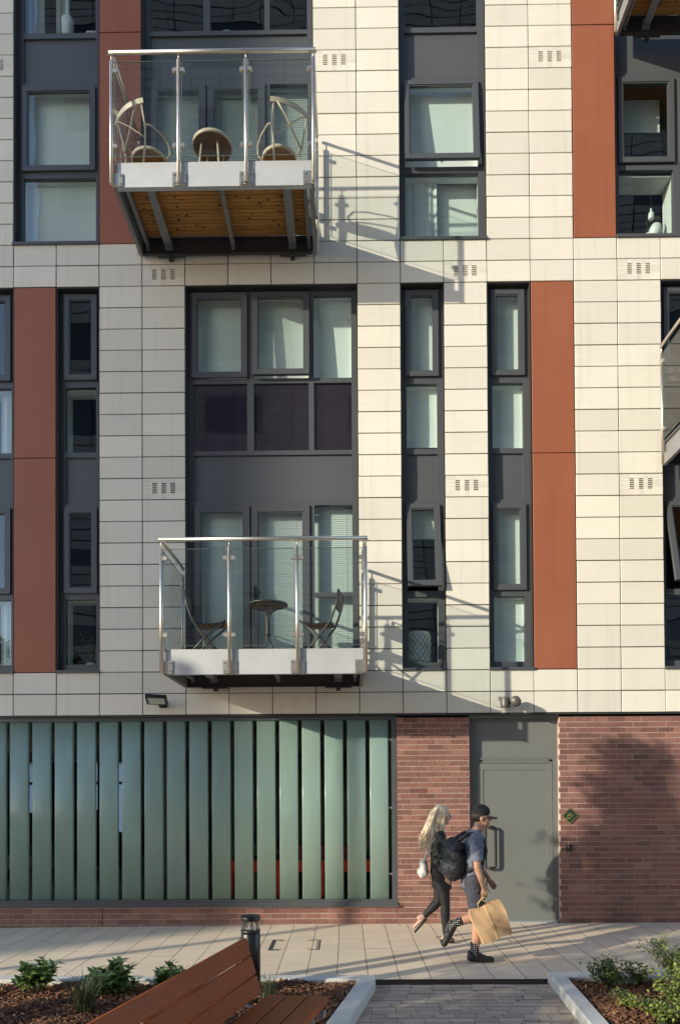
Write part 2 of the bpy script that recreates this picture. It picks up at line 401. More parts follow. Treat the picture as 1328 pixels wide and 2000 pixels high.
# bark mulch
def mulch(fn, X0, X1, Y0, Y1, n, seed):
    rnd = random.Random(seed); mb = MB()
    c = 0
    while c < n:
        x = rnd.uniform(X0, X1); y = rnd.uniform(Y0, Y1)
        if not fn(x, y): continue
        c += 1
        L = rnd.uniform(.018, .06) * (1.35 if rnd.random() < .12 else 1); w = rnd.uniform(.006, .018); th = rnd.uniform(.002, .007)
        q = Quaternion((0, 0, 1), rnd.uniform(0, 2 * PI)) @ Quaternion((0, 1, 0), rnd.gauss(0, .35)) @ Quaternion((1, 0, 0), rnd.gauss(0, .5))
        Mx = Matrix.Translation((x, y, soil_z(x, y) + rnd.uniform(.0, .022))) @ q.to_matrix().to_4x4()
        mb.box(-L/2, L/2, -w/2, w/2, -th/2, th/2, 0, Mx)
    o = mb.build('bark_mulch', M['chip'], kind='stuff', fix=False)
    return o
o = mulch(in_left, 1.0, 4.72, -5.2, -3.2, 8500, 3)
tag(o, 'brown bark mulch covering the bed behind the bench', 'mulch')
o = mulch(in_right, 6.35, 9.2, -5.0, -3.14, 8000, 4)
tag(o, 'brown bark mulch covering the bed right of the walkway', 'mulch')
lv = MB(); rnd = random.Random(77)
for k in range(70):
    x = rnd.uniform(1.5, 8.5); y = rnd.choice((rnd.uniform(-2.8, -.05), rnd.uniform(-4.6, -3.08), -.02 - abs(rnd.gauss(0, .05))))
    if y < -3.0 and not (4.9 < x < 6.4): x = rnd.uniform(4.95, 6.4)
    a = rnd.uniform(0, 6.28); lv.leaf((x, y, gz(x) + .004), (math.cos(a), math.sin(a), .08), (0, 0, 1), rnd.uniform(.02, .055), rnd.uniform(.012, .03), curl=-.1)
tag(lv.build('fallen_leaves', M['chip'], kind='stuff', fix=False), 'scattered dry leaves and bark crumbs on the paving', 'leaves')
# access cover set in the pavement
acv = thing('access_cover', 'flush paved access cover with metal corner edges in the pavement', 'manhole cover')
ax0, ax1, ay0, ay1 = 3.695, 4.275, -1.545, -.985
for xx, s_ in ((ax0, 1), (ax1, -1)):
    ac = MB()
    ac.box(xx - .008, xx + .008, ay0, ay1, gz(4) - .004, gz(4) + .0035)
    ac.box(xx + s_ * .026 - .004, xx + s_ * .026 + .004, ay0 + .03, ay1 - .03, gz(4) - .004, gz(4) + .0035)
    for yy in (ay0, ay1):
        ys = 1 if yy == ay0 else -1
        Mx = Matrix.Translation((xx, yy, gz(4))) @ Matrix.Rotation(math.atan2(ys * .045, s_ * .14), 4, 'Z')
        ac.box(.01, .15, -.004, .004, -.004, .0035, 0, Mx)
        ac.box(min(xx, xx + s_ * .12), max(xx, xx + s_ * .12), yy - .004, yy + .004, gz(4) - .004, gz(4) + .003)
    ac.build('edge_frame', M['iron'], acv)

# ================================================================== THE BUILDING
B = thing('apartment_building', 'cream panelled apartment building with rust red panels, dark windows and a brick ground floor', 'building')
Z0 = 2.9
Zr = lambda j: Z0 + .3 * j
PT = .009; GAP = .0115
clad = MB(); backing = MB()
HX = [(.141,.205),(.268,.334),(.393,.458)]
HZ = [(.300 - .066 - .0258 * i - .0150, .300 - .066 - .0258 * i) for i in range(6)]
VENTS = {(7,30),(12,30),(-1,30),(3,20),(10,20),(14,20),(3,10),(10,10),(14,10)}
def panel(mb, x0, x1, z0, z1):
    x0 += GAP/2; x1 -= GAP/2; z0 += GAP/2; z1 -= GAP/2
    t = .004 + random.uniform(-.0012, .0012)
    ch = .003
    f = -t
    jx, jz = random.uniform(-.0015, .0015), random.uniform(-.0015, .0015); x0 += jx; x1 += jx; z0 += jz; z1 += jz
    q = [(x0,z0),(x1,z0),(x1,z1),(x0,z1)]; qi = [(x0+ch,z0+ch),(x1-ch,z0+ch),(x1-ch,z1-ch),(x0+ch,z1-ch)]
    n = len(mb.v)
    mb.v += [(x, PT, z) for x, z in q] + [(x, f + ch, z) for x, z in q] + [(x, f, z) for x, z in qi]
    for i in range(4):
        k = (i + 1) % 4
        mb.f += [(n+i, n+k, n+4+k, n+4+i), (n+4+i, n+4+k, n+8+k, n+8+i)]; mb.m += [0, 0]; mb.s += [False, False]
    mb.f.append((n+8, n+9, n+10, n+11)); mb.m.append(0); mb.s.append(False)
def vent_panel(x0, z0):
    mb = MB()
    ax0, ax1, az0, az1 = x0 + GAP/2, x0 + .6 - GAP/2, z0 + GAP/2, z0 + .3 - GAP/2
    xs = [ax0] + [x0 + v for h in HX for v in h] + [ax1]
    zs = [az0] + [z0 + v for h in sorted(HZ) for v in h] + [az1]
    holes = []
    for i in range(len(xs) - 1):
        for j in range(len(zs) - 1):
            if i % 2 == 1 and j % 2 == 1: holes.append((xs[i], xs[i+1], zs[j], zs[j+1])); continue
            mb.face(((xs[i],-.004,zs[j]),(xs[i+1],-.004,zs[j]),(xs[i+1],-.004,zs[j+1]),(xs[i],-.004,zs[j+1])))
    for a, c, d, e in holes + [(ax0, ax1, az0, az1)]:
        mb.face(((a,-.004,d),(c,-.004,d),(c,PT,d),(a,PT,d))); mb.face(((a,-.004,e),(c,-.004,e),(c,PT,e),(a,PT,e)))
        mb.face(((a,-.004,d),(a,-.004,e),(a,PT,e),(a,PT,d))); mb.face(((c,-.004,d),(c,-.004,e),(c,PT,e),(c,PT,d)))
    mb.build('vent', M['clad'], B, fix=False)
def clad_region(i0, i1, j0, j1):
    for i in range(i0, i1):
        for j in range(j0, j1):
            if (i, j) in VENTS: vent_panel(.6 * i, Zr(j))
            else: panel(clad, .6*i, .6*(i+1), Zr(j), Zr(j+1))
    backing.box(.6*i0 + .004, .6*i1 - .004, .055, .30, Zr(j0), Zr(j1))
def red_panel(i0, i1, splits):
    for a, c in zip(splits[:-1], splits[1:]):
        mb = MB(); panel(mb, .6*i0 + .004, .6*i1 - .004, Zr(a), Zr(c)); mb.build('rust_panel', M['red'], B)
    backing.box(.6*i0 + .004, .6*i1 - .004, .055, .30, Zr(splits[0]), Zr(splits[-1]))
TOP = 40
clad_region(-6, 20, 0, 2); clad_region(-6, 20, 20, 22); clad_region(-6, 20, TOP, TOP + 5)
red_panel(0, 1, (2, 12, 20)); clad_region(2, 4, 2, 20); clad_region(8, 9, 2, 20); clad_region(10, 11, 2, 20)
red_panel(12, 13, (2, 12, 20)); clad_region(13, 15, 2, 20); clad_region(17, 20, 2, 20); clad_region(-6, -2, 2, 20)
clad_region(-6, 0, 22, TOP); red_panel(2, 3, (22, 32, TOP)); clad_region(7, 9, 22, TOP); clad_region(11, 13, 22, TOP)
red_panel(13, 14, (22, 32, TOP)); clad_region(18, 20, 22, TOP)
clad.build('cladding', M['clad'], B)
backing.build('backing_wall', M['joint'], B)
# flashing under the cladding and soffit strip
tr = MB(); tr.box(-3.6, 12, -.008, .05, Z0 - .022, Z0 - .004); tr.box(-3.6, 12, .05, .4, Z0 - .012, Z0 - .002)
tr.build('flashing', M['jamb'], B)
# roof and rear body so that the building is closed
rb = MB(); rb.box(-3.6, 12, .3, 10.6, 16.35, 16.5); rb.box(-3.6, -3.45, .30, 10.6, 2.9, 16.35); rb.box(11.85, 12, .30, 10.6, 0, 16.35)
rb.box(-3.45, 11.85, 10.4, 10.6, 2.9, 16.35)
rb.build('roof', M['opp'], B)
# rooms behind the windows
rm = MB()
for z in (6.32, 9.32, 12.32):
    rm.box(-3.4, 11.8, .32, 4.2, z, z + .18)
rm.box(-3.4, 11.8, .32, 4.2, 3.02, 3.3); rm.box(-3.4, 11.8, .32, 4.2, 15.3, 15.5)
rm.box(-3.4, 11.8, 4.2, 4.3, 3.02, 15.5)
for x in (.3, 1.5, 4.98, 6.3, 7.5):
    rm.box(x - .05, x + .05, .32, 4.2, 3.3, 6.32); rm.box(x - .05, x + .05, .32, 4.2, 6.5, 9.32)
for x in (1.5, 4.8, 7.2):
    rm.box(x - .05, x + .05, .32, 4.2, 9.5, 12.32); rm.box(x - .05, x + .05, .32, 4.2, 12.5, 15.3)
rm.build('room', M['room'], B)

FW = .085   # frame face width
Y0, Y1 = .12, .19
GY = .152
def pane(par, x0, x1, z0, z1, y=GY, m='glass', name='pane', tilt=None):
    mb = MB(); mb.face(((x0,y,z0),(x1,y,z0),(x1,y,z1),(x0,y,z1)))
    return mb.build(name, M[m], par, fix=False)
def casement(par, x0, x1, z0, z1, open_=0., w=.068, bead=.016):
    """top hung casement; open_ is the outward tilt in degrees about its head"""
    Mx = Matrix.Translation((0, .115, z1)) @ Matrix.Rotation(R(-open_), 4, 'X') @ Matrix.Translation((0, -.115, -z1))
    mb = MB()
    def rg(a, b_, c, d, ww, ya, yb):
        mb.box(a, b_, ya, yb, c, c + ww, 0, Mx); mb.box(a, b_, ya, yb, d - ww, d, 0, Mx)
        mb.box(a, a + ww, ya, yb, c + ww, d - ww, 0, Mx); mb.box(b_ - ww, b_, ya, yb, c + ww, d - ww, 0, Mx)
    rg(x0, x1, z0, z1, w, .085, .135 if open_ else .119)
    rg(x0 + w, x1 - w, z0 + w, z1 - w, bead, .095, .13)
    if open_:   # stays and a handle on the inside
        for xx in (x0 + .02, x1 - .035):
            mb.box(xx, xx + .015, .13, .16, z0 + .25, z0 + .27, 0, Mx)
    mb.build('casement', M['frame'], par)
    g_ = w + bead; mb = MB()
    q = [(x0+g_,.118,z0+g_),(x1-g_,.118,z0+g_),(x1-g_,.118,z1-g_),(x0+g_,.118,z1-g_)]
    mb.face([Mx @ Vector(p) for p in q]); mb.build('pane', M['glass'], par, fix=False)
    if open_:
        mb = MB(); mb.box((x0+x1)/2 - .01, (x0+x1)/2 + .01, .14, .17, z0 + .012, z0 + .07, 0, Mx); mb.build('handle', M['white'], par)
def spandrel(par, x0, x1, z0, z1, m='spandrel'):
    mb = MB(); mb.box(x0, x1, .148, .185, z0, z1); mb.build('spandrel_panel', M[m], par)
def blind(par, x0, x1, z0, z1, y=.265, m='blind', fold=0., name='blind'):
    mb = MB(); n = max(2, int((x1 - x0) / .02)) if fold else 1
    for i in range(n):
        a = x0 + (x1 - x0) * i / n; c = x0 + (x1 - x0) * (i + 1) / n
        ya = y + fold * math.sin(a * 62) ; yc = y + fold * math.sin(c * 62)
        mb.face(((a,ya,z0),(c,yc,z0),(c,yc,z1),(a,ya,z1)), 0, bool(fold))
    return mb.build(name, M[m], par, fix=False)
def lining(par, x0, x1, z0, z1, y0=.19, y1=.30, right=True, sill=True):
    mb = MB()
    mb.box(x0 - .01, x1 + .01, y0, y1, z1, z1 + .02)
    if sill: mb.box(x0 - .01, x1 + .01, y0, y1, z0 - .02, z0)
    mb.box(x0 - .03, x0 - .01, y0, y1, z0, z1)
    if right: mb.box(x1 + .01, x1 + .03, y0, y1, z0, z1)
    mb.build('lining', M['white'], par)
def venetian(par, x0, x1, z0, z1, y=.235, dark=False):
    mb = MB(); z = z0 + .015
    while z < z1 - .03:
        mb.face(((x0, y - .007, z - .0130), (x1, y - .007, z - .0130), (x1, y + .005, z + .0128), (x0, y + .005, z + .0128)))
        z += .0262
    mb.box(x0, x1, y - .015, y + .015, z1 - .03, z1)
    for f in (.2, .8):
        xx = x0 + (x1 - x0) * f; mb.box(xx - .002, xx + .002, y - .010, y - .008, z0, z1 - .03)
    blind(par, x0 + .004, x1 - .004, z0, z1 - .02, y=y + .03)  # pale sheet added behind the slats to lighten them against the dark room
    return mb.build('venetian_blind', M['slatblind'], par, fix=False)
def jambs(mb, x0, x1, z0, z1, m=1):
    mb.box(x0 + .002, x0 + .012, .010, Y0, z0, z1, m); mb.box(x1 - .012, x1 - .002, .010, Y0, z0, z1, m)
    mb.box(x0 + .012, x1 - .012, .010, Y0, z1 - .012, z1 - .002, m)
    mb.box(x0 - .01, x1 + .01, -.03, Y1, z0 - .008, z0 + .03, 0)       # projecting sill
    mb.box(x0 + .002, x0 + .04, Y1 - .01, .3, z0, z1, m); mb.box(x1 - .04, x1 - .002, Y1 - .01, .3, z0, z1, m)
def open_frame(x0, x1, z0, z1):
    mb = MB(); jambs(mb, x0, x1, z0, z1)
    mb.box(x0 + .012, x0 + FW, Y0, Y1, z0 + .03, z1 - .012); mb.box(x1 - FW, x1 - .012, Y0, Y1, z0 + .03, z1 - .012)
    mb.box(x0 + FW, x1 - FW, Y0, Y1, z1 - FW, z1 - .012); mb.box(x0 + FW, x1 - FW, Y0, Y1, z0 + .03, z0 + .13)
    return mb
ALLZ = {0: dict(fx=(.13, 1.045), ca=(1.125, 2.345), sp=(2.405, 3.057)), 1: dict(fx=(.128, 1.05), ca=(1.145, 2.355), sp=(2.405, 3.057))}
def narrow_window(x0, x1, opts):
    """two storeys high: fixed light, casement, spandrel, fixed light, casement"""
    z0, z1 = 3.5, 8.9
    mb = open_frame(x0, x1, z0, z1)
    a, c = x0 + FW, x1 - FW
    for z, h in ((4.545, .085), (5.84, .065), (6.555, .073), (7.55, .095)):
        mb.box(a, c, Y0, Y1, z, z + h)
    par = mb.build('window', [M['frame'], M['jamb']], B)
    spandrel(par, a, c, 5.905, 6.555)
    for s_ in (0, 1):
        zb = 3.5 + 3.0 * s_
        fz = (3.63, 4.545) if s_ == 0 else (6.628, 7.55)
        cz = (4.628, 5.842) if s_ == 0 else (7.643, 8.855)
        pane(par, a, c, *fz)
        casement(par, x0 + .07, x1 - .065, *cz, open_=opts.get('open', {}).get(s_, 0))
        for what, zz in (('f', fz), ('c', cz)):
            t = opts.get(what + str(s_))
            if t == 'pale':
                lining(par, a, c, zz[0] + .01, zz[1] - .01); blind(par, a - .03, c + .03, zz[0] - .06, zz[1] + .06)
            elif t == 'half':
                zm = zz[1] - (zz[1] - zz[0]) * .36
                blind(par, a - .03, c + .03, zm, zz[1] + .05)
            elif t == 'lift':
                lining(par, a, c, zz[0] + .01, zz[1] - .01); blind(par, a - .03, c + .03, zz[0] + .085, zz[1] + .06)
            elif t == 'reveal':
                lining(par, a, c, zz[0] + .01, zz[1] - .01, y1=.42)
    return par
narrow_window(.6, 1.2, dict(f1='reveal', f0='reveal'))
narrow_window(5.4, 6.0, dict(c1='pale', f1='lift', c0='half', f0='reveal', open={0: 9.}))
narrow_window(6.6, 7.2, dict(c1='pale', f1='pale', c0='pale', f0='pale'))
def wide_mid_window(x0, x1, zs, opts):
    """1.2 m wide, storeys at zs: fixed light below a casement"""
    z0, z1 = zs[0], opts['top']
    mb = open_frame(x0, x1, z0, z1); a, c = x0 + FW, x1 - FW
    spans = []
    for i, zb in enumerate(zs):
        first = i == 0
        fz = (zb + .145, zb + 1.045) if first else (zb + .128, zb + 1.05)
        cz = (zb + 1.13, zb + 2.342) if first else (zb + 1.143, zb + 2.355)
        mb.box(a, c, Y0, Y1, fz[1], cz[0])
        if i < len(zs) - 1:
            mb.box(a, c, Y0, Y1, cz[1], cz[1] + .065); mb.box(a, c, Y0, Y1, zb + 3.055, zb + 3.128)
        spans.append((zb, fz, cz))
    par = mb.build('window', [M['frame'], M['jamb']], B)
    for i, (zb, fz, cz) in enumerate(spans):
        if i < len(zs) - 1: spandrel(par, a, c, cz[1] + .065, zb + 3.055)
        pane(par, a, c, *fz); casement(par, x0 + .075, x1 - .085, *cz, open_=opts.get('open', {}).get(i, 0))
        for what, zz in (('f', fz), ('c', cz)):
            t = opts.get(what + str(i))
            if t == 'pale': lining(par, a, c, zz[0] + .01, zz[1] - .01); blind(par, a - .03, c + .03, zz[0] - .06, zz[1] + .06)
            elif t == 'lift': lining(par, a, c, zz[0] + .01, zz[1] - .01); blind(par, a - .03, c + .03, zz[0] + .06, zz[1] + .06)
            elif t == 'left': lining(par, a, c, zz[0] + .01, zz[1] - .01); blind(par, a + .22 * (c - a), c + .03, zz[0] - .06, zz[1] + .06, y=.40); blind(par, a - .03, a + .45 * (c - a), zz[0] - .06, zz[1] + .06, y=.29, m='curtain2', fold=.012, name='curtain')
            elif t == 'drape': blind(par, a, a + .22 * (c - a), zz[0] - .06, zz[1] + .5, y=.3, m='curtain', fold=.015, name='curtain'); blind(par, a + .33 * (c - a), a + .52 * (c - a), zz[0] - .06, zz[1] + .5, y=.42, m='curtain', fold=.015, name='curtain')
            elif t == 'side': lining(par, a, c, zz[0] + .01, zz[1] - .01, y1=.45); blind(par, c - .22 * (c - a), c + .02, zz[0] - .06, zz[1] + .06, y=.3, m='curtain2', fold=.014, name='curtain')
    return par
M['curtain2'] = mat('sheer_curtain', (.66,.68,.67), .9, nz=.05, ns=5, st=(6,1,.4))
wide_mid_window(0, 1.2, (9.5, 12.5), dict(top=15., f0='pale', c0='pale', f1='drape'))
wide_mid_window(5.4, 6.6, (9.5, 12.5), dict(top=15., f0='left', c0='pale', f1='none', open={0: 5.}))
wide_mid_window(-1.2, 0, (3.5, 6.5), dict(top=8.9, f1='side', f0='side'))
wide_mid_window(9.0, 10.2, (3.5, 6.5), dict(top=8.9, open={0: 14.}))
def big_window(x0, zb, opts):
    """2.4 m wide bay: casements over dark panes, spandrel, balcony doors below"""
    x1 = x0 + 2.4; z0 = zb + .04; z1 = opts['top']; full = zb + 5.4 > z1 - .5
    mb = MB(); jambs(mb, x0, x1, zb, z1)
    m1 = (x0 + .845, x0 + .94); m2 = (x0 + 1.712, x0 + 1.785); a, c = x0 + FW, x1 - FW
    door = opts.get('door', True)
    mb.box(x0 + .012, a, Y0, Y1, zb + .03, z1 - .012); mb.box(c, x1 - .012, Y0, Y1, zb + .03, z1 - .012); mb.box(a, c, Y0, Y1, z1 - .07, z1 - .012)
    mb.box(a, c, Y0, Y1, zb + 2.35, zb + 2.42); mb.box(a, c, Y0, Y1, zb + 3.066, zb + 3.128)
    mb.box(*m1, Y0, Y1, zb + 3.128, z1 - .07); mb.box(*m2, Y0, Y1, zb + 3.128, z1 - .07)
    for q in ((a, m1[0]), (m1[1], m2[0]), (m2[1], c)): mb.box(*q, Y0, Y1, zb + 4.08, zb + 4.15)
    mb.box(*m2, Y0, Y1, zb + .03, zb + 2.35)
    if door:
        mb.box(m2[1], c, Y0, Y1, zb + 1.06, zb + 1.122); mb.box(m2[1], c, Y0, Y1, zb + .03, zb + .12)
        mb.box(a, m2[0], Y0, Y1, zb + .03, zb + .09)
    else:
        mb.box(*m1, Y0, Y1, zb + .03, zb + 2.35)
        for q in ((a, m1[0]), (m1[1], m2[0]), (m2[1], c)):
            mb.box(*q, Y0, Y1, zb + 1.045, zb + 1.12); mb.box(*q, Y0, Y1, zb + .03, zb + .13)
    par = mb.build('window', [M['frame'], M['jamb']], B)
    spandrel(par, a, c, zb + 2.42, zb + 3.066)
    cols = ((a, m1[0]), (m1[1], m2[0]), (m2[1], c))
    dark = opts.get('dark', 'opaque')
    for q in cols:
        if dark == 'opaque':
            mm = MB(); mm.box(q[0], q[1], .148, .18, zb + 3.128, zb + 4.08); mm.build('dark_pane', M['opaque'], par)
        else: pane(par, q[0], q[1], zb + 3.128, zb + 4.08)
    if not full or True:
        zt = min(zb + 5.36, z1 - .045)
        if zt - zb > 4.6:
            casement(par, x0 + .07, x0 + .85, zb + 4.155, zt); casement(par, x0 + .935, x0 + 1.725, zb + 4.155, zt, open_=opts.get('open', 0))
            pane(par, m2[1], c, zb + 4.15, z1 - .07)
            if opts.get('pale', True):
                for q in cols:
                    lining(par, q[0], q[1], zb + 4.16, zt); blind(par, q[0] - .04, q[1] + .04, zb + 4.05, zt + .08, y=.285)
    if door:
        for d0, d1 in ((x0 + .1, x0 + .878), (x0 + .90, x0 + 1.715)):
            dm = MB(); dm.ring(d0, d1, zb + .09, zb + 2.345, .088, .095, .119); dm.ring(d0 + .088, d1 - .088, zb + .178, zb + 2.257, .015, .105, .13)
            dl = dm.build('balcony_door', M['frame'], par)
            pane(par, d0 + .1, d1 - .1, zb + .19, zb + 2.245, y=.116)
            if d0 > x0 + .5:
                h = MB(); h.box(d0 + .03, d0 + .06, .06, .095, zb + 1.02, zb + 1.2); h.box(d0 + .03, d0 + .14, .045, .065, zb + 1.10, zb + 1.125); h.build('handle', M['black'], par)
            venetian(par, d0 + .06, d1 - .06, zb + .1, zb + 2.3)
        pane(par, m2[1], c, zb + .12, zb + 1.06); pane(par, m2[1], c, zb + 1.122, zb + 2.35)
        venetian(par, m2[1] - .02, c + .03, zb + .05, zb + 2.42, y=.27)
    else:
        for q, op in zip(cols, (0, 0, 0)):
            casement(par, q[0] - .012, q[1] + .012, zb + 1.13, zb + 2.342); pane(par, *q, zb + .13, zb + 1.045)
            mm = MB(); mm.box(q[0] - .01, q[1] + .012, .19, .5, zb + 1.0, zb + 1.02); mm.box(q[1] + .012, q[1] + .03, .19, .5, zb + .13, zb + 1.0); mm.build('lining', M['white'], par)
    if opts.get('shade'): blind(par, x0 + .1, x0 + .83, zb + 1.92, zb + 2.4, y=.5); blind(par, x0 + .94, x0 + 1.7, zb + 1.6, zb + 2.4, y=.35)  # pale sheets added to imitate the sunlit lintel
    return par
big_window(2.4, 3.5, dict(top=8.9, open=3.))
big_window(1.8, 9.5, dict(top=15., dark='clear', pale=False))
big_window(8.4, 9.5, dict(top=15., dark='clear', pale=False, door=False, shade=True))

# ---- ground floor brickwork
def bricks(regions):
    mb = MB(); mo = MB()
    for x0, x1, z0, z1, ph in regions:
        k0 = -2
        zz = -.151
        c = 0
        while zz < z1 - .01:
            b0, b1 = max(zz + .005, z0), min(zz + .070, z1)
            if b1 - b0 > .012:
                x = x0 - (ph if c % 2 else ph + .1125) % .225
                while x < x1 - .003:
                    a, e = max(x + .005, x0), min(x + .220, x1)
                    if e - a > .02:
                        f = .040 + random.uniform(-.002, .002)
                        mb.box(a, e, f, .10, b0, b1)
                    x += .225
            zz += .075; c += 1
        mo.box(x0 + .004, x1 - .004, .0455, .26, z0 - .05, z1 - .004)
    br = mb.build('brick_wall', M['brick'], B)
    mo.build('mortar_bed', M['mortar'], br)
bricks([(5.312, 6.313, -.15, 2.850, .15), (7.554, 12.0, -.15, 2.850, .225), (-3.6, 1.22, -.15, .243, .09), (1.228, 5.312, -.15, .243, .14)])
# brick returns beside the door are part of the boxes above (they are 0.22 m deep)

# ---- screen of upright channel-glass strips
fr = MB()
fr.box(-3.6, 5.31, .02, .16, .247, .300); fr.box(-3.6, 5.31, .045, .16, .300, .336)
fr.box(-3.6, 5.31, .05, .16, 2.822, 2.876); fr.box(5.238, 5.31, .05, .16, .336, 2.822)
fr.box(-3.6, 5.33, .0, .05, .240, .262)
scr = fr.build('glass_screen', M['frame'], B)
for k in range(-12, 16):
    x0 = .230 + .3138 * k; w = .257
    if x0 < -3.5: continue
    mb = MB(); prof = []
    for q in range(5):
        an = PI * .5 * q / 4
        prof.append((x0 + .014 - .014 * math.sin(an + 0) , .070 + .012 * (1 - math.cos(an)) if False else .070 + .014 * (1 - math.cos(an))))
    prof = [(x0, .125), (x0, .084)] + [(x0 + .014 - .014 * math.cos(PI/2*q/4), .084 - .014 * math.sin(PI/2*q/4)) for q in range(1, 5)]
    prof += [(x0 + w - .014 + .014 * math.sin(PI/2*q/4), .084 - .014 * math.cos(PI/2*q/4)) for q in range(0, 5)] + [(x0 + w, .125)]
    n = len(prof)
    base = len(mb.v)
    for z in (.337, 2.821):
        mb.v += [(x, y, z) for x, y in prof]
    for i in range(n):
        j = (i + 1) % n
        mb.f.append((base+i, base+j, base+n+j, base+n+i)); mb.m.append(0); mb.s.append(2 <= i < n - 2)
    mb.f.append(tuple(base+i for i in range(n))[::-1]); mb.m.append(0); mb.s.append(False)
    mb.f.append(tuple(base+n+i for i in range(n))); mb.m.append(0); mb.s.append(False)
    mb.build('glass_strip', M['chan'], scr)
clips = MB()
for z in (.5 + .18, 1.6, 2.55): clips.box(5.196, 5.236, .10, .125, z - .012, z + .012)
clips.build('clip', M['galv'], scr)
# ---- car park behind the screen
cp = MB()
cp.box(-5, 5.28, .3, 10.4, -.1, -.02); cp.box(-5, 5.28, .3, 10.4, 2.94, 3.0)
cp.box(5.28, 5.36, .27, 10.4, -.1, 2.94)
cp.box(-5, -4.3, 10.2, 10.4, -.02, 2.94); cp.box(-1.2, 5.28, 10.2, 10.4, -.02, 2.94); cp.box(-4.3, -1.2, 10.2, 10.4, -.02, .55); cp.box(-4.3, -1.2, 10.2, 10.4, 2.62, 2.94)
cp.box(-5.1, -5, .3, 10.4, -.1, 2.94)
cp.build('car_park', M['concrete'], B)
sc_ = MB(); sc_.box(-4.3, -1.2, 10.28, 10.3, .55, 2.62); sc_.build('dimming_sheet', M['poly'], B)  # added translucent sheet that dims the daylight through the rear opening
sc_ = MB()
for xx in (-3.6, -2.9, -2.2): sc_.box(xx - .12, xx + .12, 10.2, 10.27, .55, 2.62)
sc_.box(-4.3, -1.2, 10.2, 10.27, 2.0, 2.08); sc_.build('screen_frame', M['jamb'], B)
cl = MB(); cl.box(1.72, 2.0, .55, .85, -.02, 2.94); cl.box(2.2, 2.6, 3.2, 3.6, -.02, 2.94)
cl.box(-4.9, 5.2, 3.0, 3.25, 2.55, 2.90); cl.box(-4.9, 5.2, 6.0, 6.25, 2.55, 2.90)
cl.build('concrete_column', M['concrete'], B)
lw_ = MB(); lw_.box(2.55, 3.3, 1.55, 1.7, -.02, 1.02); lw_.build('low_wall', M['concrete'], B)

# ---- service door
dm = MB()
DXa, DXb = 6.313, 7.554
dm.box(DXa, 6.43, .15, .26, -.03, 2.84); dm.box(7.482, DXb, .15, .26, -.03, 2.84)
dm.box(6.43, 7.482, .15, .26, 2.208, 2.295); dm.box(6.43, 7.482, .15, .26, 2.80, 2.84)
dm.box(DXa, DXb, .06, .26, 2.84, 2.90)
dm.box(6.47, 6.50, .138, .15, 2.238, 2.262, 1); dm.box(7.435, 7.475, .138, .15, 2.238, 2.262, 1)
dr_ = dm.build('service_door', [M['doorf'], M['black']], B)
lf = MB(); lf.box(6.433, 7.479, .155, .20, .012, 2.204)
lf.ring(6.433, 7.479, .012, 2.204, .085, .146, .155)
lf.box(6.518, 7.394, .150, .155, .097, .182)
lf.build('door_leaf', M['door'], dr_)
tp = MB(); tp.box(6.43, 7.482, .165, .20, 2.295, 2.80); tp.build('transom_panel', M['door'], dr_)
hd = MB()
hp = [(6.545, .14, 1.335), (6.545, .105, 1.335)] + [(6.545 + .115 * t, .10, 1.335) for t in (0., 1.)]
pts = [(6.55, .095, 1.325)]
for a0 in range(0, 7):
    an = PI/2 - PI/2 * a0 / 6; pts.append((6.63 + .045 * math.cos(an), .095, 1.28 + .045 * math.sin(an)))
for a0 in range(0, 7):
    an = -PI/2 * a0 / 6; pts.append((6.63 + .045 * math.cos(an), .095, .80 + .045 * math.sin(an)))
pts.append((6.55, .095, .755))
hd.tube(pts, .019, 8); hd.tube([(6.555, .15, 1.325), (6.555, .09, 1.325)], .016, 8); hd.tube([(6.555, .15, .755), (6.555, .09, .755)], .016, 8)
hd.build('door_handle', M['black'], dr_)
ps = MB(); ps.box(6.528, 6.536, .135, .1455, .78, 1.31); ps.build('door_edge_strip', M['steel'], dr_)
th = MB(); th.box(6.38, 7.50, .02, .30, -.02, .014); th.build('threshold', M['galv'], dr_)
lb = MB(); lb.box(5.36, 12, .26, .4, -.1, 2.9); lb.build('lobby_wall', M['room'], B)

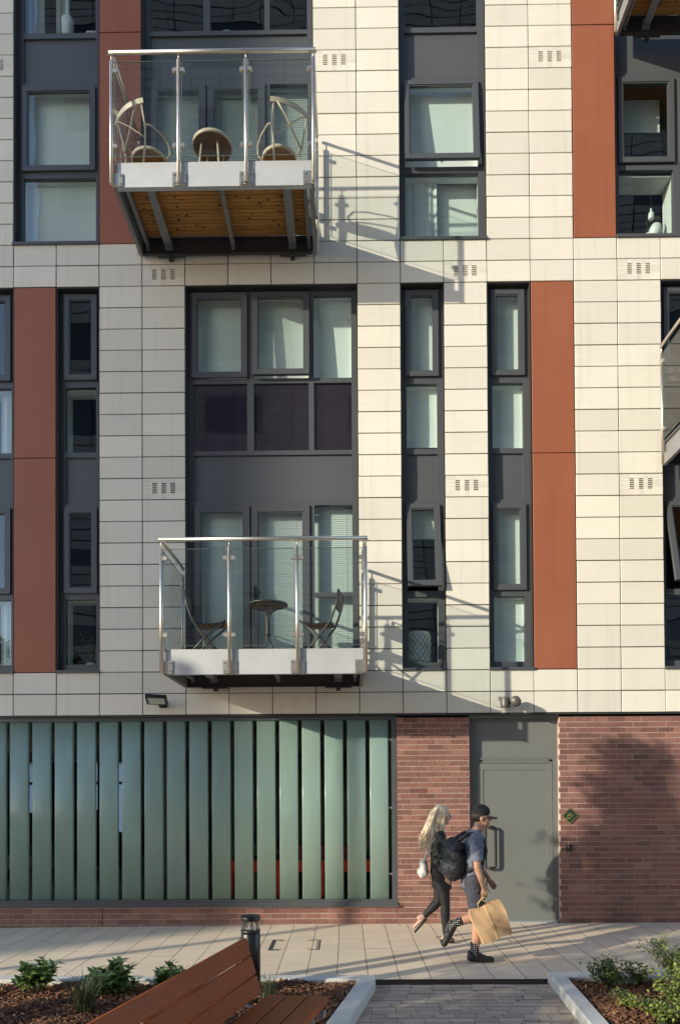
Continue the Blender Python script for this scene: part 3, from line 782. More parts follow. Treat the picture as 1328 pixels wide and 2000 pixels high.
# ---- balconies (parts of the building)
def balcony(X0, zf):
    X1 = X0 + 2.475; D = 1.256; zb = zf - .306
    # deck and soffit boards are the balcony's own mesh
    mb = MB(); y = -.10; yi = -1.17
    while y > yi + .05:
        w = .112
        ya = max(y - w, yi)
        nseg = random.choice((1, 2))
        cuts = [X0 + .11] + ([random.uniform(X0 + .7, X1 - .7)] if nseg == 2 else []) + [X1 - .11]
        for a, c in zip(cuts[:-1], cuts[1:]):
            for q in range(4):     # grooved underside
                g0 = y - (w) * q / 4; g1 = g0 - w / 4 + .009
                mb.box(a + .001, c - .001, max(g1, yi), g0, zf - .075 + (.0 if q % 2 else .003), zf - .045)
            mb.box(a + .001, c - .001, ya, y - .004, zf - .045, zf - .012)
            for kk in range(random.randint(2, 5)):
                kx = random.uniform(a + .1, c - .1); ky = random.uniform(ya + .02, y - .02); rr = random.uniform(.007, .019)
                pp = [(kx + rr * 1.5 * math.cos(t), ky + rr * math.sin(t), zf - .0765) for t in [2 * PI * i / 8 for i in range(8)]]
                mb.face(pp, 1)
        y -= w + .006
    bal = mb.build('balcony', [M['pine'], M['knot']], B)
    f = MB()
    f.box(X0 + .055, X1 - .03, -1.215, -1.205, zb, zf); f.box(X0 + .055, X1 - .03, -1.205, -1.15, zf - .008, zf - .0005); f.box(X0 + .055, X1 - .03, -1.205, -1.15, zb + .0005, zb + .009)
    f.build('fascia', M['galv'], bal)
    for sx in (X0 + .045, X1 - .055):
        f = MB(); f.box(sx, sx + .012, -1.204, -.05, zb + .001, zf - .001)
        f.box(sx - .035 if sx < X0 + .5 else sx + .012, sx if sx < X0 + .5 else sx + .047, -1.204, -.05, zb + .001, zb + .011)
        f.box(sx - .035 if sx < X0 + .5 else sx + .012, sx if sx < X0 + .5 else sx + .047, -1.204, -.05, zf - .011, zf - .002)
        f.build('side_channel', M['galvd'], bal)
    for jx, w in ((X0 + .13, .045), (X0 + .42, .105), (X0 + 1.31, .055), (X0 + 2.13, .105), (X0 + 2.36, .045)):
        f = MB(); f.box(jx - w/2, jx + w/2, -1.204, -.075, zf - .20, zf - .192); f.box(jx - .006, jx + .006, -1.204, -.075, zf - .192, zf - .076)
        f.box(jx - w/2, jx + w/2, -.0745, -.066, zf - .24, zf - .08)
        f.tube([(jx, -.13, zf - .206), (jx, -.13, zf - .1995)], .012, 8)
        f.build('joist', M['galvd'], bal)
    f = MB(); f.box(X0 + .06, X1 - .06, -.064, -.052, zb + .01, zf - .078); f.box(X0 + .06, X1 - .06, -.10, -.052, zb, zb + .009); f.box(X0 + .06, X1 - .06, -.10, -.065, zf - .09, zf - .079)
    for jx in (X0 + .44, X0 + 2.13):
        f.box(jx - .18, jx + .18, -.12, -.04, zb - .018, zb - .004); f.box(jx - .03, jx + .03, -.05, .0, zb - .05, zb - .018); f.tube([(jx, -.09, zb - .05), (jx, -.09, zb - .018)], .017, 8)
        f.box(jx - .06, jx + .06, -.052, .0, zb + .05, zb + .2)
    f.build('wall_beam', M['jamb'], bal)
    xs = [X0 + 2.475 * i / 3 for i in range(4)]
    def post(x, y, rear=False):
        p = MB()
        p.tube([(x, y, zb + .012), (x, y, zf + 1.225)], .0225, 10); p.lathe([(.0225, 0), (.017, .012), (.008, .018)], (x, y, zf + 1.225), 10)
        p.tube([(x, y, zf + 1.24), (x, y, zf + 1.312)], .007, 6)
        return p
    for i, x in enumerate(xs):
        p = post(x, -D)
        p.box(x - .045, x + .045, -D - .012, -D + .012, zf + 1.305, zf + 1.311)
        bw = (x - .01 if i == 0 else x - .085, x + .085 if i < 3 else x + .01)
        if i == 0: bw = (x - .0, x + .13)
        if i == 3: bw = (x - .13, x + .0)
        p.box(bw[0], bw[1], -1.232, -1.2155, zb + .008, zb + .165)
        p.box(x - .012, x + .012, -1.256, -1.232, zb + .02, zb + .15)
        for bx in ((bw[0] + .022, bw[1] - .022) if 0 < i < 3 else ((bw[1] - .03,) if i == 0 else (bw[0] + .03,))):
            for bz in (zb + .035, zb + .135): p.tube([(bx, -1.242, bz), (bx, -1.231, bz)], .011, 6, m=1)
        for zc in (zf + 1.10, zf + .165):
            for sg in ((1,) if i == 0 else (-1,) if i == 3 else (1, -1)):
                pts = [(x + sg * .02, zc - .024), (x + sg * .062, zc - .024), (x + sg * .076, zc - .010), (x + sg * .076, zc + .010), (x + sg * .062, zc + .024), (x + sg * .02, zc + .024)]
                ya, yb = -D - .016, -D + .016
                p.face([(a, ya, z) for a, z in pts]); p.face([(a, yb, z) for a, z in pts[::-1]])
                for q in range(6):
                    (a, z), (c, w_) = pts[q], pts[(q + 1) % 6]
                    p.face(((a, ya, z), (c, ya, w_), (c, yb, w_), (a, yb, z)))
            if i in (0, 3):
                p.box(x - .016, x + .016, -D + .02, -D + .076, zc - .024, zc + .024)
        p.build('post', [M['steel'], M['galvd']], bal)
    for x, sg in ((X0, 1), (X0 + 2.475, -1)):
        p = post(x, -.085)
        p.box(min(x, x + sg * .05), max(x, x + sg * .05), -.105, -.06, zb + .02, zb + .16)
        for zc in (zf + 1.10, zf + .165): p.box(x - .016, x + .016, -.161, -.105, zc - .024, zc + .024)
        p.build('post', [M['steel'], M['galvd']], bal)
    h = MB(); hz = zf + 1.332
    h.tube([(X0 - .03, -D, hz), (X1 + .03, -D, hz)], .0245, 12)
    h.tube([(X0, -D + .0, hz), (X0, -.06, hz)], .0235, 12); h.tube([(X1, -D + .0, hz), (X1, -.06, hz)], .0235, 12)
    h.build('handrail', M['steel'], bal)
    for a, c in zip(xs[:-1], xs[1:]):
        q = MB(); q.face(((a + .04, -D, zf + .035), (c - .04, -D, zf + .035), (c - .04, -D, zf + 1.215), (a + .04, -D, zf + 1.215)))
        e = .0045
        for (xa, za, xb, zb_) in ((a+.04, zf+.035, c-.04, zf+.035), (a+.04, zf+1.215, c-.04, zf+1.215)):
            q.box(xa, xb, -D - e, -D + e, za - .003, za + .002, 1)
        for xa in (a + .04, c - .04): q.box(xa - .003, xa + .003, -D - e, -D + e, zf + .037, zf + 1.212, 1)
        q.build('glass_panel', [M['clear'], M['edge']], bal, fix=False)
    for x in (X0, X1):
        q = MB(); q.face(((x, -D + .04, zf + .035), (x, -.125, zf + .035), (x, -.125, zf + 1.215), (x, -D + .04, zf + 1.215)))
        q.box(x - .0045, x + .0045, -D + .04, -.125, zf + 1.212, zf + 1.217, 1); q.box(x - .0045, x + .0045, -D + .04, -.125, zf + .033, zf + .038, 1)
        q.box(x - .0045, x + .0045, -.128, -.122, zf + .038, zf + 1.212, 1)
        q.build('glass_panel', [M['clear'], M['edge']], bal, fix=False)
    return bal
balcony(1.778, 9.585); balcony(2.378, 3.578); balcony(8.965, 6.59); balcony(8.385, 12.585)

# ================================================================== THINGS ON THE FACADE
fl = thing('floodlight', 'flat black floodlight angled out from the cream band above the glass strips', 'light', (2.08, 0, 3.05))
mb = MB(); Mx = Matrix.Translation((-.02, -.20, .03)) @ Matrix.Rotation(R(-18), 4, 'X') @ Matrix.Rotation(R(8), 4, 'Z')
mb.box(-.155, .125, -.12, .12, -.012, .034, 0, Mx); mb.build('lamp_body', M['black'], fl)
mb = MB(); mb.box(-.125, .095, -.095, .085, -.0155, -.0125, 0, Mx); mb.build('lamp_lens', M['ceramic'], fl)
mb = MB(); mb.box(-.03, .05, -.11, -.004, -.035, .01); mb.box(-.04, .06, -.03, -.004, -.05, .03); mb.build('bracket', M['black'], fl)
lp = thing('wall_lamp', 'grey lamp of two short cylinders above the grey service door', 'light', (6.80, 0, 3.035))
mb = MB(); mb.lathe([(0, -.068), (.062, -.068), (.064, -.06), (.064, .062), (.058, .07), (0, .07)], (-.02, -.10, 0), 20); mb.build('lamp_body', M['lampgrey'], lp)
mb = MB(); Mx = Matrix.Rotation(R(90), 4, 'X') @ Matrix.Rotation(R(-18), 4, 'Y')
mb.lathe([(0, -.07), (.05, -.07), (.068, -.05), (.068, .09), (.062, .105), (0, .105)], (.115, -.16, .005), 20, M=Mx); mb.build('lamp_head', M['lampgrey'], lp)
mb = MB(); mb.tube([(-.02, -.004, 0), (-.02, -.05, 0)], .03, 10); mb.tube([(.03, -.10, 0), (.09, -.11, 0)], .02, 8); mb.build('bracket', M['lampgrey'], lp)
pq = thing('plaque', 'small dark green diamond plaque with a yellow emblem on the brick wall', 'sign', (7.685, .037, 1.479))
mb = MB(); Mx = Matrix.Rotation(R(45), 4, 'Y'); mb.box(-.077, .077, -.017, -.001, -.077, .077, 0, Mx); mb.ring(-.077, .077, -.077, .077, .0032, -.019, -.017, 1)
for i in range(len(mb.v) - 32, len(mb.v)): mb.v[i] = tuple(Mx @ Vector(mb.v[i]))
mb.build('plate', [M['green_enamel'], M['gold']], pq)
mb = MB()
strokes = [[(-.05,-.012),(-.03,.006),(-.012,-.002)], [(-.034,.022),(-.012,.034),(.018,.03),(.036,.018)], [(-.018,.012),(.002,-.004),(.022,.014)], [(-.04,-.02),(-.02,-.03),(0,-.018),(.022,-.032)],
           [(.02,0),(.042,.008),(.05,-.012)], [(-.006,.022),(.004,.008),(.016,.024)], [(.01,-.01),(.034,-.022)], [(-.05,-.04),(.044,-.04)], [(-.028,.002),(-.006,.014)], [(.03,.028),(.044,.02)]]
for st in strokes: mb.tube([(x, -.0185, z) for x, z in st], .0021, 5)
mb.build('emblem', M['gold'], pq)
kb_ = thing('lock_box', 'small black box fixed to the brick wall below the green plaque', 'box', (7.665, .037, 1.04))
mb = MB(); mb.lathe([(0, -.045), (.034, -.045), (.036, -.035), (.036, .036), (.03, .046), (0, .046)], (0, -.036, 0), 16); mb.box(-.036, .036, -.03, -.001, -.045, .04); mb.build('housing', M['black'], kb_)
mb = MB(); mb.tube([(.02, -.06, .034), (.05, -.07, .03)], .008, 6); mb.build('latch', M['black'], kb_)

# ================================================================== BALCONY FURNITURE
def cross_chair(label, loc, rz):
    t = thing('cross_back_chair', label, 'chair', loc, rz, 'cross-back chairs on the upper balcony')
    mb = MB()
    mb.lathe([(0, .432), (.20, .432), (.215, .44), (.215, .455), (.20, .463), (0, .463)], (0.02, 0, 0), 20); mb.build('seat', M['wicker'], t)
    mb = MB(); mb.lathe([(.205, .425), (.228, .425), (.228, .462), (.205, .462), (.205, .425)], (0.02, 0, 0), 20); mb.build('seat_rim', M['cream_paint'], t)
    for s_ in (-1, 1):
        mb = MB(); mb.tube([(-.25, s_ * .20, 0), (-.20, s_ * .19, .43), (-.22, s_ * .215, .62), (-.30, s_ * .235, .86)], .012, 8); mb.build('rear_leg', M['cream_paint'], t)
        mb = MB(); mb.tube([(.20, s_ * .19, 0), (.17, s_ * .165, .43)], .013, 8); mb.build('front_leg', M['cream_paint'], t)
        mb = MB(); mb.tube([(-.225, s_ * .215, .64), (-.16, s_ * .25, .66), (.02, s_ * .265, .64), (.12, s_ * .26, .60), (.16, s_ * .24, .52), (.14, s_ * .20, .44)], .011, 8); mb.build('arm', M['cream_paint'], t)
    mb = MB()
    def arc(u, z): return Vector((-.315 - .055 * (1 - u * u) + (.86 - z) * .2, u * .25, z))
    n = 12
    for i in range(n):
        a, c = -1.1 + 2.2 * i / n, -1.1 + 2.2 * (i + 1) / n
        qa, qb, qc, qd = arc(a, .83), arc(c, .83), arc(c, .885), arc(a, .885); o_ = Vector((.012, 0, 0))
        mb.face((qa, qb, qc, qd), 0, True); mb.face((qa + o_, qd + o_, qc + o_, qb + o_), 0, True); mb.face((qd, qc, qc + o_, qd + o_)); mb.face((qa, qa + o_, qb + o_, qb))
        if i == 0: mb.face((qa, qd, qd + o_, qa + o_))
        if i == n - 1: mb.face((qb, qb + o_, qc + o_, qc))
    mb.build('top_rail', M['cream_paint'], t)
    mb = MB()
    for s_ in (-1, 1):
        pts = [Vector((-.30 - .03, s_ * .20, .835)), Vector((-.275, 0, .68)), Vector((-.215, -s_ * .195, .50))]
        mb.tube([pts[0], (pts[0] + pts[1]) / 2 + Vector((-.012, 0, 0)), pts[1] + Vector((-.004 * s_, 0, 0)), (pts[1] + pts[2]) / 2, pts[2]], .014, 8, flat=.4)
    mb.build('cross_back', M['cream_paint'], t)
    return t
cross_chair('cream cross-back armchair at the left end of the upper balcony', (2.09, -.74, 9.574), R(54))
cross_chair('cream cross-back armchair at the right end of the upper balcony', (3.80, -.74, 9.574), R(121))
tb = thing('round_table', 'round brown table seen from below between two cream chairs', 'table', (2.91, -.66, 9.574))
mb = MB(); mb.lathe([(0, .675), (.235, .675), (.25, .682), (.25, .708), (.24, .715), (0, .715)], (0,0,0), 32); mb.build('tabletop', M['brownplastic'], tb)
mb = MB(); mb.lathe([(.245, .67), (.257, .67), (.257, .712), (.245, .712), (.245, .67)], (0,0,0), 32); mb.build('table_rim', M['cream_paint'], tb)
for k in range(4):
    a = R(35 + 90 * k); mb = MB(); mb.tube([(.15 * math.cos(a), .15 * math.sin(a), .672), (.23 * math.cos(a), .23 * math.sin(a), 0)], .013, 8); mb.build('leg', M['cream_paint'], tb)
pl = thing('potted_plant', 'tiny sprig of green leaves on the far edge of the round table', 'plant', (2.94, -.52, 10.289))
mb = MB(); mb.lathe([(0, 0), (.03, 0), (.04, .05), (0, .05)], (0,0,0), 10); mb.build('pot', M['ceramic'], pl)
mb = MB()
for k in range(16):
    a = random.uniform(0, 2 * PI); mb.leaf((.01 * math.cos(a), .01 * math.sin(a), .05 + random.uniform(0, .06)), (math.cos(a), math.sin(a), random.uniform(.3, 1.4)), (0, 0, 1), .045, .025)
mb.build('foliage', M['leaf3'], pl, fix=False)

def folding_chair(label, loc, rz):
    t = thing('folding_chair', label, 'chair', loc, rz, 'folding chairs on the lower balcony')
    for s_ in (-1, 1):
        mb = MB(); y = s_ * .20
        mb.tube([(.20, y, 0), (-.02, y, .25), (-.17, y, .44), (-.25, y, .66), (-.275, y, .84)], .0115, 8, flat=1.3); mb.build('back_leg', M['foldmetal'], t)
        mb = MB(); y = s_ * .178
        mb.tube([(-.25, y, 0), (-.02, y, .25), (.23, y, .455)], .011, 8, flat=1.3); mb.build('front_leg', M['foldmetal'], t)
    mb = MB(); n = 8
    for i in range(n):
        def pt(f): return Vector((-.165 + .395 * f, 0, .435 + .02 * f - .022 * math.sin(PI * f)))
        a, c = pt(i / n), pt((i + 1) / n)
        mb.face(((a.x, -.168, a.z), (c.x, -.168, c.z), (c.x, .168, c.z), (a.x, .168, a.z)), 0, True); mb.face(((a.x, -.168, a.z - .008), (a.x, .168, a.z - .008), (c.x, .168, c.z - .008), (c.x, -.168, c.z - .008)), 0, True)
    mb.build('seat', M['sling'], t)
    mb = MB()
    for i in range(6):
        def pb(f): return Vector((-.235 - .03 * f - .012 * math.sin(PI * f), 0, .60 + .19 * f))
        a, c = pb(i / 6), pb((i + 1) / 6)
        mb.face(((a.x, -.19, a.z), (a.x, .19, a.z), (c.x, .19, c.z), (c.x, -.19, c.z)), 0, True); mb.face(((a.x - .006, -.19, a.z), (c.x - .006, -.19, c.z), (c.x - .006, .19, c.z), (a.x - .006, .19, a.z)), 0, True)
    mb.build('backrest', M['sling'], t)
    mb = MB()
    for p in ((.20, 0), (-.22, .02), (.23, .455), (-.165, .435), (-.275, .83), (-.24, .60)):
        mb.tube([(p[0], -.20, p[1] + .006), (p[0], .20, p[1] + .006)], .009, 8)
    mb.build('cross_bar', M['foldmetal'], t)
    return t
folding_chair('dark folding chair at the left end of the lower balcony', (2.83, -.62, 3.566), R(4))
folding_chair('dark folding chair at the right end of the lower balcony', (4.28, -.60, 3.566), R(172))
tb = thing('pedestal_table', 'small round pedestal table between two dark folding chairs', 'table', (3.60, -.60, 3.566))
mb = MB(); mb.lathe([(0, .683), (.23, .683), (.258, .688), (.262, .70), (.258, .712), (.24, .716), (0, .716)], (0,0,0), 32); mb.build('tabletop', M['foldmetal'], tb)
mb = MB(); mb.lathe([(0, .676), (.21, .676), (.21, .682), (0, .682)], (0,0,0), 32); mb.build('underside', M['sling'], tb)
mb = MB()
for k in range(3):
    a = R(20 + 120 * k); cx, cy = math.cos(a), math.sin(a)
    mb.tube([(.19 * cx, .19 * cy, .672), (.12 * cx, .12 * cy, .655), (.04 * cx, .04 * cy, .60), (.02 * cx, .02 * cy, .5), (.02 * cx, .02 * cy, .25), (.09 * cx, .09 * cy, .12), (.20 * cx, .20 * cy, .0)], .0105, 8)
mb.lathe([(.034, .30), (.04, .30), (.04, .325), (.034, .325), (.034, .30)], (0,0,0), 12); mb.lathe([(.034, .58), (.04, .58), (.04, .60), (.034, .60), (.034, .58)], (0,0,0), 12)
mb.build('pedestal', M['foldmetal'], tb)

# ================================================================== THINGS BEHIND THE GLASS
bk = thing('basket', 'pale green woven basket with diamond lattice on the lower window sill', 'basket', (5.665, .385, 3.645))
mb = MB(); mb.lathe([(0, 0), (.155, 0), (.165, .1), (.168, .3), (.16, .42), (.135, .455), (0, .46)], (0,0,0), 28); mb.build('basket_body', M['blind'], bk)
mb = MB()
for d_ in (1, -1):
    for k in range(14):
        a0 = 2 * PI * k / 14
        pts = []
        for i in range(13):
            z = .01 + .43 * i / 12; rr = .163 + .008 * math.sin(PI * min(z / .45, 1)) - (.02 if i == 12 else 0)
            an = a0 + d_ * 1.9 * i / 12; pts.append((rr * math.cos(an), rr * math.sin(an), z))
        mb.tube(pts, .0032, 4, cap=False)
mb.build('lattice', M['foldmetal'], bk)
def houseplant(name, label, loc, n, spread, hgt, matn, pot=True, L=.09, seed=1):
    rnd = random.Random(seed); t = thing(name, label, 'plant', loc)
    if pot: mb = MB(); mb.lathe([(0, 0), (.05, 0), (.07, .12), (.062, .12), (0, .11)], (0,0,0), 14); mb.build('pot', M['ceramic'], t)
    mb = MB(); st_ = MB()
    for k in range(max(4, n // 9)):
        a = rnd.uniform(0, 2 * PI); q = rnd.uniform(.2, 1) * spread; top = Vector((q * math.cos(a), q * math.sin(a) * .4, hgt * rnd.uniform(.5, 1)))
        st_.tube([(0, 0, .1), top * .5 + Vector((0, 0, .08)), top], .003, 4)
        for i in range(9):
            f = rnd.uniform(.35, 1); an = rnd.uniform(0, 2 * PI)
            mb.leaf(top * f + Vector((0, 0, .05)), (math.cos(an), math.sin(an), rnd.uniform(-.2, .9)), (0, 0, 1), L * rnd.uniform(.6, 1.2), L * .4)
    st_.build('stem', M['stem'], t); mb.build('foliage', M[matn], t, fix=False)
    return t
houseplant('potted_plant', 'leafy plant standing inside the narrow window at lower left', (.93, .42, 3.58), 130, .24, .55, 'leaf', seed=5)
houseplant('potted_plant', 'white pot with trailing stems on the sill of the upper right window', (8.98, .34, 9.66), 40, .22, .42, 'leaf3', L=.06, seed=8)
vs = thing('vase', 'white angled vase on the sill of the upper right window', 'vase', (9.02, .25, 9.655))
mb = MB(); mb.lathe([(0, 0), (.05, 0), (.085, .05), (.09, .12), (.065, .2), (.055, .2), (.06, .1), (0, .03)], (0,0,0), 20, M=Matrix.Rotation(R(10), 4, 'Y')); mb.build('vase_body', M['ceramic'], vs)
vs = thing('bottle_vase', 'small bottle shaped white ornament hanging in the upper right window', 'ornament', (8.98, .24, 9.93))
mb = MB(); mb.lathe([(0, 0), (.035, 0), (.04, .03), (.036, .09), (.012, .12), (.012, .16), (0, .16)], (0,0,0), 14); mb.build('bottle', M['ceramic'], vs)
mb = MB(); mb.tube([(0,0,.16), (0,0,.62)], .002, 4); mb.build('cord', M['stem'], vs)
pf = thing('picture_frame', 'small grey framed board standing inside the top left window', 'picture', (1.02, .30, 12.64))
mb = MB(); mb.ring(-.10, .10, 0, .20, .012, -.008, .008, 0); mb.build('picture_surround', M['ceramic'], pf)
mb = MB(); mb.box(-.088, .088, -.004, .004, .012, .188); mb.build('board', M['curtain'], pf)
vs = thing('floor_lamp', 'pale jar shaped lamp standing inside the top left window', 'lamp', (.645, .31, 12.64))
mb = MB(); mb.lathe([(0, 0), (.075, 0), (.082, .16), (.09, .37), (.07, .385), (.03, .39), (.025, .7), (0, .7)], (0,0,0), 20); mb.build('lamp_body', M['blind'], vs)
cu = thing('cushion', 'pale cushion lying on a sill inside the top middle window', 'cushion', (2.95, .42, 12.66))
mb = MB(); mb.lathe([(0, 0), (.16, .01), (.2, .06), (.17, .12), (0, .14)], (0,0,0), 18); mb.build('cushion_cover', M['blind'], cu)
# rack and car in the car park
rk = thing('red_rack', 'red metal frame rack standing behind the glass strips', 'rack', (3.95, .25, 0))
mb = MB()
for x in (-.98, -.32, .30, .72):
    mb.box(x - .035, x + .035, -.04, .04, -.02, .86); mb.box(x - .035, x + .035, .5, .58, -.02, .86)
mb.box(-1.02, 1.02, -.05, .05, .70, .865); mb.box(-1.02, 1.02, .49, .59, .70, .865); mb.box(-1.0, 1.0, -.03, .03, .18, .24)
mb.build('rack_frame', M['redmetal'], rk)
mb = MB(); mb.box(-.95, .98, -.02, .56, .866, .88); mb.build('shelf', M['jamb'], rk)
bx = thing('plum_crate', 'long plum red crate lying on top of the red rack', 'crate', (4.20, .52, .90))
mb = MB(); mb.box(-.55, .52, -.22, .22, -.018, .15); mb.ring(-.57, .54, .10, .155, .018, -.235, .235); mb.build('crate_body', M['magenta'], bx)
def car(label, loc, rz):
    t = thing('parked_car', label, 'car', loc, rz)
    secs = [(-2.1,.35,.62,.70),(-1.95,.3,.80,.82),(-1.2,.25,.92,.86),(.9,.25,.92,.86),(1.9,.28,.80,.84),(2.15,.35,.60,.72)]
    mb = MB(); ring = []
    for x, z0, z1, w in secs:
        ring.append([(x,-w,z0),(x,-w,z1-.1),(x,-w+.08,z1),(x,w-.08,z1),(x,w,z1-.1),(x,w,z0)])
    for a, c in zip(ring[:-1], ring[1:]):
        for i in range(6): mb.face((a[i], a[(i+1)%6], c[(i+1)%6], c[i]), 0, False)
    mb.face(ring[0]); mb.face(ring[-1][::-1]); mb.build('body', M['carpaint'], t)
    mb = MB(); q = [(-1.5,.90,.80),(-.85,1.40,.62),(.35,1.44,.62),(1.15,.90,.80)]
    for (x0,z0,w0),(x1,z1,w1) in zip(q[:-1], q[1:]): mb.face(((x0,-w0,z0),(x1,-w1,z1),(x1,w1,z1),(x0,w0,z0)))
    for sg in (1,-1): mb.face([(x, sg*w, z) for x,z,w in q])
    mb.build('cabin_glass', M['opaque'], t)
    for x in (-1.3, 1.35):
        for sg in (1, -1):
            mb = MB(); mb.lathe([(0,-.1),(.30,-.1),(.32,-.06),(.32,.06),(.30,.1),(0,.1)], (x, sg*.78, .32), 18, M=Matrix.Rotation(R(90),4,'X')); mb.build('wheel', M['rubber'], t)
    for sg in (1, -1):
        mb = MB(); mb.box(2.06,2.12,sg*.5-.14,sg*.5+.14,.56,.68); mb.build('headlight', M['ceramic'], t)
    return t
car('dark grey car parked in the car park behind the glass strips', (-1.6, 6.2, -.02), R(93))

# ================================================================== STREET FURNITURE
bo = thing('bollard_light', 'black bollard light with a clear lens band behind the bench', 'bollard', (3.745, -3.52, 0))
mb = MB(); H = .748; mb.lathe([(0, .0), (.086, .0), (.086, H - .165), (.083, H - .16), (.083, H - .152), (.087, H - .148), (.087, H - .125), (.07, H - .12), (0, H - .12)], (0,0,0), 32); mb.build('column', M['black'], bo)
mb = MB(); mb.lathe([(.086, H - .042), (.0865, H - .036), (.0865, H - .008), (.08, H), (0, H + .002)], (0,0,0), 32); mb.lathe([(0, H - .045), (.087, H - .042)], (0,0,0), 32); mb.build('lamp_cap', M['black'], bo)
mb = MB(); mb.lathe([(.083, H - .12), (.083, H - .042)], (0,0,0), 32); mb.build('lens', M['lens'], bo)
mb = MB(); mb.lathe([(.055, H - .119), (.05, H - .112), (0, H - .112)], (0,0,0), 20); mb.lathe([(.03, H - .112), (.022, H - .075), (.03, H - .045)], (0,0,0), 12); mb.build('reflector', M['ceramic'], bo)

# bench: three backrest boards and three seat boards; its axis runs away from the viewer
ba = math.atan2(.242, 1.)
bn = thing('bench', 'long reddish hardwood slatted bench in the foreground', 'bench', (3.995, -4.94, 0), -ba)
def plank(mb, p, u, v, Lg, w, th):   # p = far end corner, runs towards -y; u = across, v = thickness
    pts = []
    u = Vector(u).normalized(); v = Vector(v).normalized(); p = Vector(p); ch = .006
    prof = [(ch,0),(w-ch,0),(w,ch),(w,th-ch),(w-ch,th),(ch,th),(0,th-ch),(0,ch)]
    a = [p + u * q + v * t for q, t in prof]; c = [q + Vector((0, -Lg, 0)) for q in a]
    for i in range(8): mb.face((a[i], a[(i+1)%8], c[(i+1)%8], c[i]))
    mb.face(a); mb.face(c[::-1])
LB = 2.9
bu = Vector((-.30, 0, 1)).normalized(); bv = Vector((-1, 0, -.30)).normalized()
for k in range(3):
    mb = MB(); p = Vector((.02, 0, .435)) + bu * (.028 + .134 * k); plank(mb, p, bu, bv, LB, .124, .038); mb.build('back_slat', M['hard'], bn)
su = Vector((1, 0, .03)).normalized(); sv = Vector((.03, 0, -1)).normalized()
for k in range(3):
    mb = MB(); p = Vector((.055, 0, .452)) + su * (.150 * k); plank(mb, p, su, sv, LB, .138, .045); mb.build('seat_slat', M['hard'], bn)
for y in (-.12, -1.4, -2.75):
    mb = MB(); mb.box(.03, .50, y - .03, y + .03, .36, .405); mb.box(.10, .42, y - .03, y + .03, -.02, .36)
    q0 = Vector((-.035, y, .36)); 
    for sg in (-.03,): pass
    mb.tube([(.04, y, .38), tuple(Vector((.0, y, .42)) + bv * .05), tuple(Vector((.02, y, .435)) + bu * .40 + bv * .055)], .016, 8, flat=.8)
    mb.build('support', M['galvd'], bn)

# ================================================================== PLANTS
def leafy(label, loc, n, rad, hgt, L, seed):
    rnd = random.Random(seed); t = thing('leafy_shrub', label, 'shrub', loc, 0, 'broad-leaved shrubs behind the bench')
    st_ = MB(); mb = MB()
    for k in range(n):
        a = rnd.uniform(0, 2 * PI); q = rad * math.sqrt(rnd.random()); h = hgt * (1.05 - .5 * (q / rad) ** 2) * rnd.uniform(.6, 1.05)
        base = Vector((q * .35 * math.cos(a), q * .35 * math.sin(a), -.02)); top = Vector((q * math.cos(a), q * math.sin(a), h))
        st_.tube([base, (base + top) / 2 + Vector((0, 0, .02)), top], .004, 5)
        for i in range(11):
            an = i * 2.4 + rnd.uniform(-.3, .3); f = 1 - .55 * (i / 11)
            mb.leaf(base.lerp(top, f), (math.cos(an), math.sin(an), rnd.uniform(.25, 1.3) * f), (0, 0, 1), L * rnd.uniform(.7, 1.15), L * rnd.uniform(.46, .58), curl=rnd.uniform(.05, .35))
    st_.build('stem', M['stem'], t); mb.build('foliage', M['leaf'], t, fix=False)
leafy('broad-leaved shrub nearest the left edge, growing in bark mulch', (1.80, -3.46, .05), 30, .20, .30, .105, 11)
leafy('broad-leaved shrub between the left shrub and the bench', (2.52, -3.60, .05), 36, .22, .31, .11, 12)
leafy('small broad-leaved shrub just showing above the bench back', (3.00, -3.40, .05), 18, .15, .22, .09, 13)
def sedge(label, loc, n, hgt, seed, spread=.6):
    rnd = random.Random(seed); mb = MB()
    for k in range(n):
        a = rnd.uniform(0, 2 * PI); h = hgt * rnd.uniform(.5, 1.1); q = rnd.uniform(.1, spread) * h
        b0 = Vector((rnd.gauss(0, .03), rnd.gauss(0, .03), -.02)); d = Vector((math.cos(a), math.sin(a), 0)); w = Vector((-d.y, d.x, 0)) * .0038
        pts = [b0 + d * q * f ** 2 + Vector((0, 0, h * (f - .25 * f ** 3))) for f in (0, .35, .7, 1)]
        for i in range(3):
            wa, wb = w * (1 - .3 * i), w * (1 - .3 * (i + 1)) * (0.2 if i == 2 else 1)
            mb.face((pts[i] - wa, pts[i] + wa, pts[i+1] + wb, pts[i+1] - wb), 0, True)
    o = mb.build('grass_tuft', M['grass'], loc=loc, fix=False); tag(o, label, 'grass', 'grass tufts in the bed behind the bench')
sedge('arching grass tuft in front of the broad-leaved shrubs', (2.47, -4.12, .05), 280, .46, 21, .8)
sedge('upright grass tuft beside the bollard at the bench end', (3.93, -3.75, .05), 130, .34, 22, .35)
